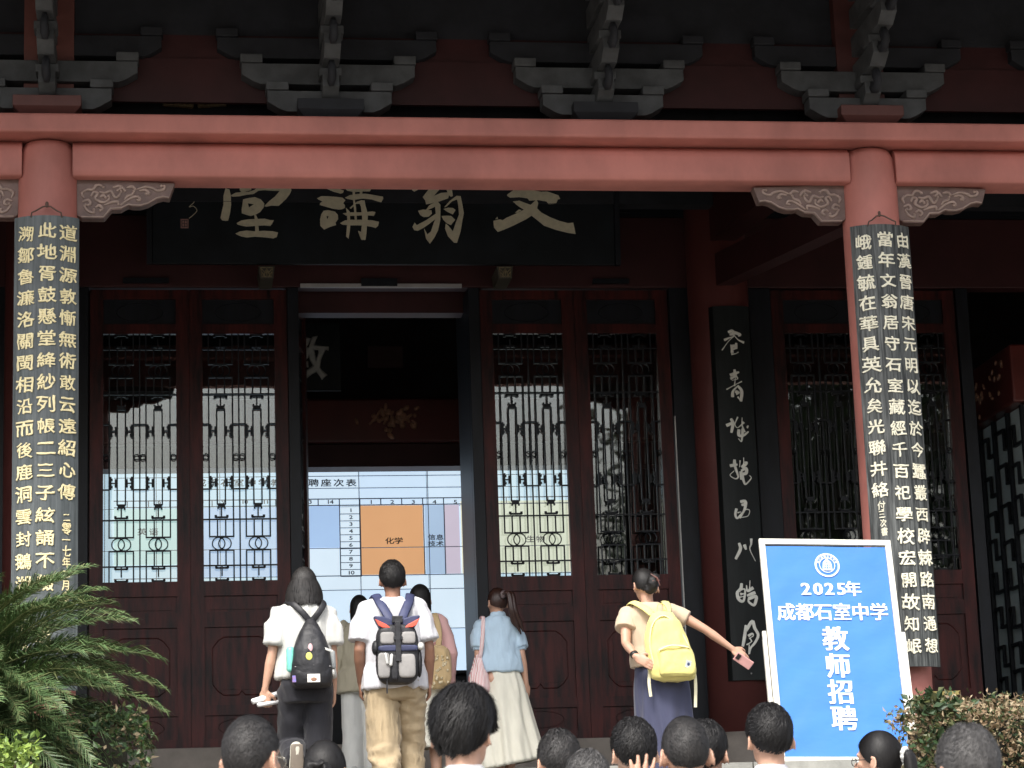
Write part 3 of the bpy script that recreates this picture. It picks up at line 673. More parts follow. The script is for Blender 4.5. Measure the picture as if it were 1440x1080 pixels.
# plaque deep inside the hall; only the right-hand part of its last character shows
ip = thing('inner_plaque', 'black plaque deep inside the hall, one pale character showing at the door edge', 'plaque', (0, 7.2, 0))
a = at(445, 502, 7.2)
b = MB(); b.box(-2.9, a.x+.25, 0, .05, a.z-.36, a.z+.36); b.build('board', IBOARD, ip)
put_char('教', mat('dim_ivory_lettering', (.5, .5, .46)), ip, (a.x-.11, -.005, a.z), .46, bold=.035, wob=.06, seed=5, tilt=R(-4))

# ================================================================== LED SCREEN
YS = 8.5
sv = {}
E0 = .44
def em(name, col, e=E0, var=.03, sc_=1.5): return mat('screen_'+name, col, .5, var, sc_, emit=e, spec=.1)
tl_, br_ = at(150, 655, YS), at(815, 945, YS)
X0, X1, Zt, Zb = -2.78, br_.x, tl_.z, br_.z
X1 = 2.42; Zt = at(540, 655, YS).z; Zb = at(540, 945, YS).z
ls = thing('led_screen', 'large lit screen showing a pale blue seating table inside the hall', 'screen', (0, YS, Zb))
b = MB(); b.box(X0-.03, X1+.03, .006, .12, -.03, Zt-Zb+.03); b.build('casing', LACQ, ls)
b = MB(); b.box(X0-.0, X1+.0, .12, .3, 2.6-Zb, -.03); b.build('plinth', LACQ, ls)
def sx_(px, py=800): return at(px, py, YS).x
def sz_(py, px=540): return at(px, py, YS).z-Zb
seamx = [X0, sx_(147), sx_(220), sx_(310), sx_(410), sx_(507), sx_(603), sx_(700), X1]; seamx = sorted(set([x for x in seamx if X0 <= x <= X1]))
seamz = [0, sz_(885), sz_(829), sz_(770), sz_(712), Zt-Zb]
base = [em('pale', (.64, .79, .93)), em('pale_b', (.60, .76, .93)), em('pale_c', (.67, .80, .91))]
for i in range(len(seamx)-1):
    for j in range(len(seamz)-1):
        b = MB(); b.box(seamx[i]+.003, seamx[i+1]-.003, 0, .006, seamz[j]+.003, seamz[j+1]-.003); b.build('screen_module', random.choice(base), ls)
def cell(x0, y0, x1, y1, m, lay=1, nm='cell'):
    b = MB(); e = -.0015*lay; b.box(sx_(x0), sx_(x1), e-.001, e, sz_(y1), sz_(y0)); return b.build(nm, m, ls)
OR = em('orange', (.74, .40, .20), .40)
cell(508.5, 711, 596.5, 769.4, OR); cell(508.5, 770.6, 597.5, 808, OR)
cell(433, 711, 478, 769, em('blue_cell', (.42, .60, .88), .40)); cell(262, 712, 432, 808, em('blue_cell2', (.55, .68, .95), .42)); cell(160, 712, 260, 790, em('green_cell', (.60, .79, .78), .42))
cell(599, 711, 626, 808, em('blue_cell3', (.45, .60, .80), .38)); cell(627.5, 711, 648, 808, em('pink_cell', (.62, .55, .66), .40)); cell(650, 706, 806, 808, em('cream_cell', (.78, .76, .60), .42))
lm = mat('screen_line', (.10, .14, .22), .5, emit=.06); b = MB()
def hl(y, x0, x1, t=.006): b.box(sx_(x0), sx_(x1), -.0045, -.003, sz_(y)-t, sz_(y)+t)
def vl(x, y0, y1, t=.006): b.box(sx_(x)-t, sx_(x)+t, -.0047, -.0031, sz_(y1), sz_(y0))
for y in (669, 686): hl(y, 160, 806, .004)
hl(701, 160, 806); hl(710, 160, 806)
for y in [712.5+9.75*i for i in range(1, 11)]: hl(y, 479.5, 508, .004)
vl(479, 701, 810); vl(508, 701, 810); hl(809, 160, 806, .005)
for x in [508+29.6*i for i in range(1, 11)]: vl(x, 701, 710)
for x in [479-30*i for i in range(1, 11)]: vl(x, 701, 710)
vl(597.5, 710, 809); vl(626.7, 710, 809)
for x in (507.2, 604.5, 410, 310, 220, 700): vl(x, 655.5, 944, .004)
for y in (770, 829, 885): hl(y, 160, 814, .004)
b.build('grid_line', lm, ls)
INK = mat('screen_ink', (.03, .035, .05), .5, emit=.02)
def stext(ch, px, py, h, sx=1.3, m=INK, bold=.02): put_char(ch, m, ls, (sx_(px, py), -.006, at(px, py, YS).z-Zb), h, bold=bold, sx=sx, depth=.01)
for i, ch in enumerate('成都石室中学教师招聘座次表'): stext(ch, 441+17.6*(i-9), 679, .088, 1.35)
for i, s in enumerate(('1', '2', '3', '4', '5')): stext(s, 522+29.6*i, 705.8, .06, 1.5)
for i, s in enumerate(('14', '13', '12', '11', '10', '9', '8', '7', '6')): [stext(c, 464-30*i-(2.3*(len(s)-1))+4.6*k, 705.8, .06, 1.4) for k, c in enumerate(s)]
for i in range(10): [stext(c, 493.5-(2.4*(len(str(i+1))-1))+4.8*k, 717.5+9.75*i, .058, 1.5) for k, c in enumerate(str(i+1))]
for i, ch in enumerate('化学'): stext(ch, 548+12.5*i, 760.5, .075, 1.35)
for i, ch in enumerate('信息'): stext(ch, 607+11.5*i, 755.5, .065, 1.35)
for i, ch in enumerate('技术'): stext(ch, 607+11.5*i, 764.5, .065, 1.35)
for i, ch in enumerate('生物'): stext(ch, 746+14*i, 758, .08, 1.3)
for i, ch in enumerate('英语'): stext(ch, 200+16*i, 748, .08, 1.3)
REDI = em('red', (.75, .05, .05), .3)
stext('务', 476, 911, .22, 1.0, REDI, .05)

# ================================================================== BANNER STAND
bl, brr, tlp, trp = at(1097, 1073, -1.0), at(1288, 1073, -1.0), at(1067, 759, -.60), at(1253, 759, -.60)
ux = (brr-bl).normalized(); upv = ((tlp+trp)/2-(bl+brr)/2); BH = upv.length; upv.normalize(); nv = upv.cross(ux); nv.normalize(); upv = ux.cross(nv)
BW = ((brr-bl).length+(trp-tlp).length)/2
bs = thing('banner_stand', 'tall blue recruitment banner in a white frame leaning back beside the right column', 'banner')
bs.matrix_world = Matrix.Translation((bl+brr)/2) @ Matrix((ux, nv, upv)).transposed().to_4x4()
# local: x right, y away from viewer (nv sign handled), z up
sgn = 1 if nv.y > 0 else -1
WM = mat('white_aluminium', (.80, .78, .70), .4, .05, 4); BLUE = mat('blue_vinyl', (.045, .20, .60), .45, .05, 2, bump=.007, bscale=3.2, detail=3, stretch=(1, 1, 1.6))
hw = BW/2
FR_ = .042
for nm, bx in (('frame_rail', (-hw, hw, 0, FR_)), ('frame_rail', (-hw, hw, BH-FR_, BH)), ('frame_rail', (-hw, -hw+FR_, FR_+.001, BH-FR_-.001)), ('frame_rail', (hw-FR_, hw, FR_+.001, BH-FR_-.001))):
    b = MB(); b.box(bx[0], bx[1], -.012, .02, bx[2], bx[3]); b.build(nm, WM, bs, bevel=.004)
b = MB(); n = 24
rows = []
for j in range(n+1):
    row = []
    for i in range(n+1):
        x = -hw+FR_+.003+(BW-2*FR_-.006)*i/n; z = FR_+.004+(BH-2*FR_-.016)*j/n
        row.append(Vector((x, .002+.0022*math.sin(z*23+2*math.sin(x*9))*min(1, (hw-abs(x))*9), z)))
    rows.append(row)
b.loft(rows, closed=False, caps=False); post = b.build('poster', BLUE, bs, smooth=True)
for s in (-1, 1):      # telescopic side posts and rear struts of the stand
    b = MB(); x = s*(hw+.020); b.box(x-.013, x+.013, .006, .03, -.0, BH*.58); b.build('stand_post', WM, bs)
    b = MB(); b.box(x-.010, x+.010, .035, .05, -.0, BH*.55); b.build('stand_post', WM, bs)
    b = MB(); b.tube([(s*(hw-.1), .04, BH*.75), (s*(hw-.1), .75, .02-.22)], .012, 8); b.build('strut', WM, bs)
WT = mat('white_print', (.85, .88, .86), .5, .03, 10)
def onban(px, py):
    iv = bs.matrix_world.inverted(); d = _F + _R*((px-720)/FPX) - _U*((py-540)/FPX); o_ = iv @ CAM; dd = iv.to_3x3() @ d; q = o_+dd*((0-o_.y)/dd.y); return q.x, q.z
bpy.context.view_layer.update()
def btext(ch, px, py, h, bx=.05, sx=1.0, bold=.012):
    x, z = onban(px, py)
    # the print is a fat serif face: verticals heavier than horizontals
    for k, dx in enumerate((-bx, 0, bx)):
        put_char(ch, WT, bs, (x+dx*h*.55, -.0032-.0005*k, z), h, bold=bold, sx=sx, depth=.01, name='character', thick=.3) if k == 1 or True else None
def fat(ch, px, py, h, spread, sx=1.0, bold=.010):
    x, z = onban(px, py); g0 = glyph(ch, bold, 0, .01); b = MB()
    for k, dx in enumerate((-spread, -spread/3, spread/3, spread)):
        b.add([(v.co.x*h*sx+dx*h, -.0035-.0004*k+v.co.z*.02, v.co.y*h) for v in g0.vertices], [tuple(p.vertices) for p in g0.polygons])
    me = b.mesh('character'); link('character', me, WT, bs, (x, 0, z))
for i, ch in enumerate('2025年'):
    fat(ch, (1133, 1150, 1166, 1183, 1199.5)[i], 828, .128 if i < 4 else .122, .030 if i < 4 else .026, 1.12 if i < 4 else 1.0)
for i, ch in enumerate('成都石室中学'): fat(ch, 1105.5+26.1*i, 860.5, .138, .016)
for ch, px, py in (('教', 1174.5, 898), ('师', 1178, 936), ('招', 1182.5, 973), ('聘', 1187, 1010)): fat(ch, px, py, .192, .022)
# school emblem: rings, a ring of tiny marks and the gate-like figure in the middle
ex, ez = onban(1163, 795); eb = MB()
for r_, t_ in ((.088, .0042), (.080, .0018), (.056, .0026)):
    eb.tube([(r_*math.cos(a), -.004, r_*math.sin(a)) for a in [2*math.pi*k/40 for k in range(41)]], t_, 5, flat=.001, ref=(1, 0, 0), round_ends=False)
eb.prism([(-.036, -.040), (.036, -.040), (.034, -.01), (.030, .022), (.014, .038), (.006, .050), (-.006, .050), (-.014, .038), (-.030, .022), (-.034, -.01)], -.0045, -.0035)
em_o = eb.build('emblem', WT, bs, loc=(ex, 0, ez))
eb = MB(); eb.box(-.003, .003, -.0056, -.0046, -.036, .034)
for sx in (-1, 1): eb.box(sx*.014-.002, sx*.014+.002, -.0056, -.0046, -.036, .014); eb.box(sx*.024-.0015, sx*.024+.0015, -.0056, -.0046, -.036, .008)
for zz in (-.02, 0, .018): eb.box(-.028, .028, -.0058, -.0048, zz-.0015, zz+.0015)
eb.build('emblem_lines', BLUE, em_o)
for k, ch in enumerate('四川成都石室中学'):
    a = R(160-20*k); put_char(ch, WT, em_o, (.068*math.cos(a), -.0045, .068*math.sin(a)), .019, rot=(R(90), 0, 0), tilt=a-R(90), bold=.02, depth=.01, thick=.2)

# ================================================================== PLANTS
FG = [mat('leaf_dark', (.030, .062, .022), .5, .3, 9), mat('leaf_mid', (.058, .115, .030), .45, .3, 9), mat('leaf_light', (.13, .19, .06), .45, .25, 9)]
CYG = mat('cycad_green', (.070, .135, .050), .38, .35, 5, col2=(.10, .17, .065))
CYY = mat('cycad_pale', (.15, .17, .07), .45, .3, 6)
def frond_mesh(seed):
    rd = random.Random(seed); b = MB(); L = rd.uniform(1.2, 1.35); N = 22
    spine = []; x = z = 0; a = R(36); yy = 0
    for i in range(N+1):
        spine.append(Vector((x, yy, z))); a -= R(.8+i*.15); x += L/N*math.cos(a); z += L/N*math.sin(a); yy += .0006*i*(seed-1.5)
    b.cur = 1; b.tube(spine, [.010*(1-.75*i/N) for i in range(N+1)], 5); b.cur = 0
    M_ = 120
    for k in range(M_):
        t = .10+.90*k/M_; f = t*N; i = min(N-1, int(f)); p = spine[i].lerp(spine[i+1], f-i); tg = (spine[i+1]-spine[i]).normalized(); nr = Vector((-tg.z, 0, tg.x))
        ll = .185*(math.sin(math.pi*min(1, (t*.85+.15)))**.5)+.045
        for sd in (-1, 1):
            d = (Vector((0, sd, 0))*(.75-.25*t)+tg*(.75+.5*t)+nr*(.30+rd.uniform(-.30, .30))).normalized(); l = ll*rd.uniform(.75, 1.15)
            wv = tg*.0042; tip = p+d*l+Vector((rd.uniform(-.01, .01), 0, -l*rd.uniform(.05, .35))); md = p+d*l*.55+nr*.004
            b.cur = rd.choices((0, 1, 2), (6, 1+2.5*t, 3))[0]
            b.add([p-wv, p+wv, md+wv*1.1, md-wv*1.1, tip], [(0, 1, 2, 3), (3, 2, 4)])
    b.cur = 0
    return b.mesh('frond', True)
fms = [frond_mesh(i) for i in range(4)]
CYL = mat('cycad_light', (.14, .22, .085), .4, .3, 6)
for f in fms: f.materials.append(CYG); f.materials.append(CYY); f.materials.append(CYL)
cyc = at(-70, 1008, -2.95)
cy_ = thing('sago_palm', 'sago palm with arching feathery green fronds in front of the left column', 'palm', (cyc.x, cyc.y, 1.15))
hc = cyc.z-1.15
b = MB(); rings = []
for k in range(24):
    z = hc*k/23; r = .15+.02*((k % 2)*2-1)+.01*random.random(); rings.append((r, z))
b.lathe(rings, n=18); b.build('trunk', mat('palm_trunk', (.07, .05, .035), .9, .3, 20, bump=.01), cy_)
rd = random.Random(5)
for k in range(190):
    az = k*2.39996; el = -46+86*((k+.5)/190)**.85
    o = bpy.data.objects.new('frond', fms[k % 4]); COL.objects.link(o); o.parent = cy_
    o.location = (0, 0, hc+.04+.06*(k/190)); o.rotation_euler = (R(rd.uniform(-14, 14)), R(-el+12+rd.uniform(-7, 7)), az+rd.uniform(-.2, .2)); o.scale = (rd.uniform(.80, .98)*(1.04 if el < 5 else .97),)*3

def leafcloud(name, bx, n, size, mats, parent, weights=None, fringe=.05, seed=1, topbias=.35, roundm=None):
    rd = random.Random(seed); b = MB(); x0, x1, y0, y1, z0, z1 = bx
    for i in range(n):
        u = rd.random()
        if u < topbias: p = Vector((rd.uniform(x0, x1), rd.uniform(y0, y1), z1))
        elif u < topbias+.4: p = Vector((rd.uniform(x0, x1), y0, rd.uniform(z0, z1)))
        elif u < topbias+.5: p = Vector((rd.choice((x0, x1)), rd.uniform(y0, y1), rd.uniform(z0, z1)))
        else: p = Vector((rd.uniform(x0, x1), rd.uniform(y0, y1), rd.uniform(z0, z1)))
        h = noise.noise(p*2.3)*.09+noise.noise(p*7)*.04
        p += Vector((rd.gauss(0, fringe*.5), rd.gauss(0, fringe*.5)+h*.5, rd.gauss(0, fringe*.6)+h))
        d = Vector((rd.gauss(0, 1), rd.gauss(0, 1), rd.gauss(.35, .8))).normalized(); s_ = Vector((rd.gauss(0, 1), rd.gauss(0, 1), rd.gauss(0, 1))).cross(d).normalized()
        l = size*rd.uniform(.6, 1.25); wd = l*rd.uniform(.22, .34); nn = d.cross(s_)*l*.12
        b.cur = rd.choices(range(len(mats)), weights)[0] if weights else rd.randrange(len(mats))
        b.add([p, p+d*l*.45+s_*wd-nn, p+d*l, p+d*l*.45-s_*wd-nn, p+d*l*.5], [(0, 1, 4), (1, 2, 4), (2, 3, 4), (3, 0, 4)])
    b.cur = 0; o = b.build(name, None, parent, smooth=False)
    for m_ in mats: o.data.materials.append(m_)
    return o
BR_ = [mat('dry_leaf', (.20, .135, .075), .6, .3, 12), mat('olive_leaf', (.085, .095, .035), .5, .3, 12), mat('tan_leaf', (.32, .25, .15), .55, .2, 12), mat('leaf_dark', (.03, .06, .02))]
h0 = at(1302, 998, -3.0)
hd = thing('clipped_hedge', 'browned clipped hedge at the right in front of the banner foot', 'hedge', (0, 0, 0))
bx = (h0.x-.02, 6.4, -3.35, -2.3, 1.12, h0.z)
b = MB(); b.box(bx[0]+.08, bx[1]-.08, bx[2]+.09, bx[3]-.09, 1.1, bx[5]-.09); b.build('dark_shade_core', mat('hedge_shade', (.02, .018, .010), .9, .3, 20), hd)  # solid dark box, the shade inside the hedge put in as colour
o = leafcloud('leaves', bx, 46000, .040, BR_, hd, (4, 3, 4, 2), .06, 3); o['kind'] = 'stuff'
o = leafcloud('sprigs', (bx[0]-.10, bx[0]+.12, -3.35, -3.0, 1.3, h0.z+.02), 900, .06, [FG[0], BR_[1]], hd, (3, 2), .05, 8); o['kind'] = 'stuff'
b = MB(); rd = random.Random(4)
for k in range(60):
    x = rd.uniform(bx[0], bx[1]); y = rd.uniform(-3.3, -2.4); l = rd.uniform(.03, .10); b.tube([(x, y, h0.z-.05), (x+rd.uniform(-.03, .03), y, h0.z+l)], .003, 4)
b.build('twigs', mat('twig', (.16, .11, .07), .8), hd)
# left hedge under the palm
h1 = at(206, 1022, -2.6)
hl_ = thing('clipped_hedge', 'dark green clipped hedge under the palm left of the stairs', 'hedge', (0, 0, 0))
bx = (-6.5, h1.x-.03, -3.2, -2.2, 1.12, h1.z)
b = MB(); b.box(bx[0]+.08, bx[1]-.09, bx[2]+.09, bx[3]-.09, 1.1, bx[5]-.10); b.build('dark_shade_core', mat('hedge_shade', (.02, .018, .010)), hl_)  # same kind of dark box, painted shade behind the leaves
o = leafcloud('leaves', bx, 16000, .05, [FG[0], FG[1], BR_[1], BR_[2]], hl_, (4, 3, 2, 1), .06, 6); o['kind'] = 'stuff'
# bright shrub at the lower left corner
s0 = at(8, 1062, -4.3)
sh = thing('bright_shrub', 'small yellow green leafy shrub at the lower left corner below the palm', 'shrub', (s0.x, s0.y, 1.15))
YG = [mat('lime_leaf', (.26, .36, .07), .45, .2, 12), mat('lime_leaf_dark', (.14, .22, .045), .45, .2, 12)]
b = MB()
for k in range(9): b.tube([(0, 0, 0), (random.uniform(-.1, .1), random.uniform(-.1, .1), .3), (random.uniform(-.22, .22), random.uniform(-.15, .15), s0.z-1.15-.05)], .008, 5)
b.build('stem', mat('twig', (.16, .11, .07)), sh)
o = leafcloud('leaves', (-.26, .14, -.18, .18, .1, s0.z-1.15), 1500, .055, YG, sh, None, .06, 9); o['kind'] = 'stuff'

# low yellow rail glimpsed over the hedge
q = at(1318, 975, 1.2); q2 = at(1350, 975, 1.2); lb_ = thing('low_rail', 'low yellow rail on a pale post just right of the red column above the hedge', 'rail', ((q.x+q2.x)/2, 1.2, FL))
b = MB(); b.box(-.55, (q2.x-q.x)/2, -.02, .02, q.z-FL-.016, q.z-FL+.016); b.build('rail', mat('yellow_paint', (.60, .48, .16), .5), lb_, bevel=.004)
p_ = at(1338, 990, 1.2).x-(q.x+q2.x)/2
b = MB(); b.box(p_-.03, p_+.03, -.018, .018, 0, q.z-FL-.018); b.build('post', mat('pale_plastic', (.5, .5, .48)), lb_, bevel=.004)

# trees across the forecourt behind the viewer: mirrored in the lattice door glass
def tree_mesh(seed):
    rd = random.Random(seed); b = MB(); b.cur = 1
    b.tube([(0, 0, 0), (.1, 0, 3), (-.1, .1, 6.5), (0, 0, 9)], [.38, .30, .2, .08], 8)
    cl = []
    for k in range(16):
        a = rd.uniform(0, 6.28); z = rd.uniform(4.5, 11.5); r = rd.uniform(1, 4.2)*(1-abs(z-8)/7); c = Vector((r*math.cos(a), r*math.sin(a), z)); cl.append(c)
        b.tube([(0, 0, min(z-1.5, 7)), c*.6+Vector((0, 0, z*.38)), c], [.12, .07, .03], 5)
    b.cur = 0
    for i in range(9000):
        c = rd.choice(cl); p = c+Vector((rd.gauss(0, .95), rd.gauss(0, .95), rd.gauss(0, .75)))
        d = Vector((rd.gauss(0, 1), rd.gauss(0, 1), rd.gauss(0, 1))).normalized(); s_ = d.orthogonal().normalized(); l = rd.uniform(.16, .3)
        b.cur = 0; b.add([p, p+d*l*.5+s_*l*.3, p+d*l, p+d*l*.5-s_*l*.3], [(0, 1, 2, 3)])
    return b.mesh('tree')
tms = [tree_mesh(1), tree_mesh(2)]
for tm in tms: tm.materials.append(mat('far_leaf', (.035, .065, .02), .5, .3, 3)); tm.materials.append(mat('bark', (.09, .07, .05), .9))
for i, (x, y, s_) in enumerate(((13, -40, 1.15), (16, -38, 1.35), (21, -42, 1.4), (27, -40, 1.4), (-19, -46, .8), (-30, -40, 1.2))):
    desc = ('broad tree nearest the court axis on the right, mirrored in the door glass', 'broad tree second from the court axis, mirrored in the side bay glass', 'wide tree before the far right one, mirrored in the side bay glass', 'rightmost broad tree across the forecourt', 'small round tree left of the court axis across the forecourt', 'leftmost broad tree across the forecourt')[i]
    o = link('courtyard_tree', tms[i % 2], None, None, (x, y, .2), (0, 0, i*1.3)); o.scale = (s_,)*3
    tag(o, desc, 'tree', 'trees across the forecourt')
# ================================================================== PEOPLE
SKIN = mat('skin', (.50, .29, .20), .5, .06, 10, bump=.0006, bscale=120)
SKIN2 = mat('skin_tan', (.30, .155, .10), .5, .06, 10, bump=.0006, bscale=120)
HAIR = mat('black_hair', (.0085, .0075, .0072), .55, .5, 40, stretch=(6, 6, 1), bump=.0004, bscale=60, spec=.35)
HAIRB = mat('brown_hair', (.030, .012, .008), .38, .4, 40, stretch=(6, 6, 1), bump=.0015, bscale=60)
HAIRG = mat('greying_hair', (.055, .052, .050), .6, .4, 60, bump=.0005, bscale=90)
HAIRS = mat('soft_dark_hair', (.017, .015, .014), .6, .5, 40, bump=.0004, bscale=80)
EYE = mat('eye', (.5, .5, .48), .2, .05)
def cloth(name, col, **k): k.setdefault('stretch', (1, 1, .35)); return mat(name, col, k.pop('rough', .85), k.pop('var', .05), k.pop('scale', 14), bump=k.pop('bump', .0015), bscale=k.pop('bscale', 40), sheen=.15, **k)
def fuse(b, vox=.007, smooth=4, dec=.35, wr=None):
    me = b.mesh('tmp'); o = bpy.data.objects.new('tmp', me); COL.objects.link(o)
    m = o.modifiers.new('r', 'REMESH'); m.mode = 'VOXEL'; m.voxel_size = vox
    m = o.modifiers.new('s', 'SMOOTH'); m.factor = .5; m.iterations = smooth
    if dec < 1: m = o.modifiers.new('d', 'DECIMATE'); m.ratio = dec
    dg = bpy.context.evaluated_depsgraph_get(); r = bpy.data.meshes.new_from_object(o.evaluated_get(dg))
    bpy.data.objects.remove(o); bpy.data.meshes.remove(me)
    if wr: wrinkle(r, *wr)
    r.polygons.foreach_set('use_smooth', [True]*len(r.polygons)); r.update(); return r
def wrinkle(me, fx, fz, amp, seed=0, mask=None):
    nn = [v.normal.copy() for v in me.vertices]
    for v, n_ in zip(me.vertices, nn):
        c = v.co; a = amp*(mask(c) if mask else 1)
        q = noise.noise(Vector((c.x*fx+seed, c.y*fx, c.z*fz+seed*3+c.x*fx*.6))); q2 = noise.noise(Vector((c.x*fx*2.3, c.y*fx*2.3+seed, c.z*fz*2.1-c.x*4)))
        r_ = 1-abs(q)*2.2
        v.co = c+n_*(a*(r_*.7+q2*.5))
def warpf(bend, z0=.95):
    bx, by = bend
    def f(p):
        d = max(0, p[2]-z0); return Vector((p[0]+bx*d, p[1]+by*d, p[2]))
    return f
def warp_mb(b, f): b.v = [tuple(f(v)) for v in b.v]

def hand(b, wr_, d, nrm, thumb, curl=.5, spread=.0):
    "hand at wrist wr_, pointing along d, palm normal nrm (towards palm), thumb side vector; five bent fingers"
    d = Vector(d).normalized(); nrm = Vector(nrm); nrm = (nrm-d*nrm.dot(d)).normalized(); s_ = d.cross(nrm).normalized()
    if s_.dot(Vector(thumb)) < 0: s_ = -s_
    w_ = Vector(wr_)
    rot = Matrix((s_, nrm, d)).transposed()
    b.ell(w_+d*.045, (.041, .015, .052), rot, 14, .8)
    b.tube([w_-d*.01, w_+d*.03], [.024, .030], 10, flat=[.019, .016], ref=s_)
    for i, (off, ln) in enumerate(((.030, .070), (.010, .080), (-.010, .074), (-.029, .058))):
        base = w_+d*.078+s_*off; a = curl*.5; dirv = (d+s_*spread*(.9-i*.6)).normalized(); p = [base-d*.02, base]; r_ = [.0095, .0092]
        cur = dirv
        for k in range(3):
            q = a*(k+1)*.9; cur = (dirv*math.cos(q)+nrm*math.sin(q)).normalized(); p.append(p[-1]+cur*ln*(.45, .31, .24)[k]); r_.append((.0085, .0078, .0065)[k])
        b.tube(p, r_, 8)
    t0 = w_+d*.022+s_*.028
    b.tube([t0, t0+(s_*.8+d*.7+nrm*.2).normalized()*.036, t0+(s_*.8+d*.7+nrm*.2).normalized()*.036+(d*.9+s_*.25+nrm*(.2+curl*.5)).normalized()*.030, t0+(s_*.8+d*.7+nrm*.2).normalized()*.036+(d*.9+nrm*(.4+curl*.6)).normalized()*.052], [.014, .012, .0105, .008], 8)

DEF = dict(shL=(-.175, 0, 1.39), elL=(-.215, -.02, 1.11), wrL=(-.225, .06, .87), shR=(.175, 0, 1.39), elR=(.215, -.02, 1.11), wrR=(.225, .06, .87),
           hipL=(-.088, 0, .90), knL=(-.095, .02, .48), anL=(-.10, -.01, .08), toL=(-.11, .13, .03), hipR=(.088, 0, .90), knR=(.095, .02, .48), anR=(.10, -.01, .08), toR=(.11, .13, .03),
           hdL=(0, .15, -1), hdR=(0, .15, -1), cuL=.7, cuR=.7, spL=0, spR=0, nmL=(1, 0, 0), nmR=(-1, 0, 0), thL=(0, 1, 0), thR=(0, 1, 0))
TM = [(.84, .135, .10, 0), (.92, .165, .118, -.005), (1.02, .142, .10, 0), (1.14, .150, .105, .005), (1.26, .168, .112, .005), (1.35, .172, .10, 0), (1.405, .135, .085, -.005), (1.445, .07, .065, -.008)]
TF = [(.84, .140, .105, 0), (.92, .168, .120, -.01), (1.02, .128, .092, 0), (1.14, .132, .095, .005), (1.26, .148, .108, .01), (1.35, .152, .09, 0), (1.405, .115, .075, -.005), (1.445, .055, .055, -.008)]
def ringsof(T, add=0, zmin=0, zmax=9, n=28, sq=.85):
    out = []
    sg = lambda a: math.copysign(abs(a)**sq, a)
    for z, rx, ry, cy_ in T:
        if zmin <= z <= zmax: out.append([Vector(((rx+add)*sg(math.cos(2*math.pi*k/n)), cy_+(ry+add)*sg(math.sin(2*math.pi*k/n)), z)) for k in range(n)])
    return out
def headmat(J):
    return Matrix.Translation((0, -.005, 1.475)) @ Matrix.Rotation(R(J.get('hyaw', 0)), 4, 'Z') @ Matrix.Rotation(R(J.get('hpit', 0)), 4, 'X') @ Matrix.Rotation(R(J.get('htil', 0)), 4, 'Y')
def body_mesh(J, fem, warp, vox):
    b = MB(); b.loft(ringsof(TF if fem else TM))
    b.tube([(0, 0, .93), (0, 0, .88)], .085, 12)
    for s in 'LR':
        sh, el, wr_ = (Vector(J[k+s]) for k in ('sh', 'el', 'wr')); g_ = -1 if s == 'L' else 1
        b.ell(sh+Vector((-g_*.02, 0, -.01)), (.062, .055, .055)); b.tube([sh+Vector((-g_*.06, 0, .0)), sh], [.05, .048], 12)
        m1 = sh.lerp(el, .4); m2 = el.lerp(wr_, .3)
        k_ = .88 if fem else 1.0
        b.tube([sh, m1, el, m2, wr_], [.050*k_, .046*k_, .037*k_, .039*k_, .024*k_], 14)
        hand(b, wr_, J['hd'+s], J['nm'+s], J['th'+s], J['cu'+s], J['sp'+s])
        hp, kn, an, to = (Vector(J[k+s]) for k in ('hip', 'kn', 'an', 'to'))
        b.tube([hp, hp.lerp(kn, .35), kn, kn.lerp(an, .3), an.lerp(kn, .1), an], [.088, .078, .054, .055, .036, .036], 14)
        f = to-an; b.tube([an-f*.25+Vector((0, 0, -.03)), an+f*.3+Vector((0, 0, -.03)), to], [.032, .036, .03], 12)
    hm = headmat(J); nk = hm @ Vector((0, -.005, .04))
    b.tube([(0, -.012, 1.40), (0, -.01, 1.46), nk], [.060, .052, .052] if not fem else [.05, .044, .045], 14)
    h = MB(); h.ell((0, .002, .118), (.074, .094, .104), n=20); h.ell((0, .030, .058), (.056, .062, .072)); h.ell((0, .060, .018), (.032, .032, .026))
    h.tube([(0, .094, .105), (0, .112, .075), (0, .108, .066)], [.007, .012, .013], 8); h.ell((0, .088, .038), (.022, .012, .010)); h.ell((0, .085, .122), (.05, .014, .012))
    for s in (-1, 1):
        h.ell((s*.076, -.004, .083), (.010, .020, .030), Matrix.Rotation(s*.35, 3, 'Z'), 12)
        pts = [(s*(.082+.012*math.sin(t*.5)), -.004-.020*math.sin(t), .083+.030*math.cos(t)) for t in [math.pi*(k/8)-.6 for k in range(9)]]; h.tube(pts, .0055, 6)
        h.ell((s*.038, .070, .078), (.020, .018, .016))
    h.v = [tuple(hm @ Vector(v)) for v in h.v]; b.add(h.v, h.f)
    warp_mb(b, warp); return fuse(b, vox, 3, .4)

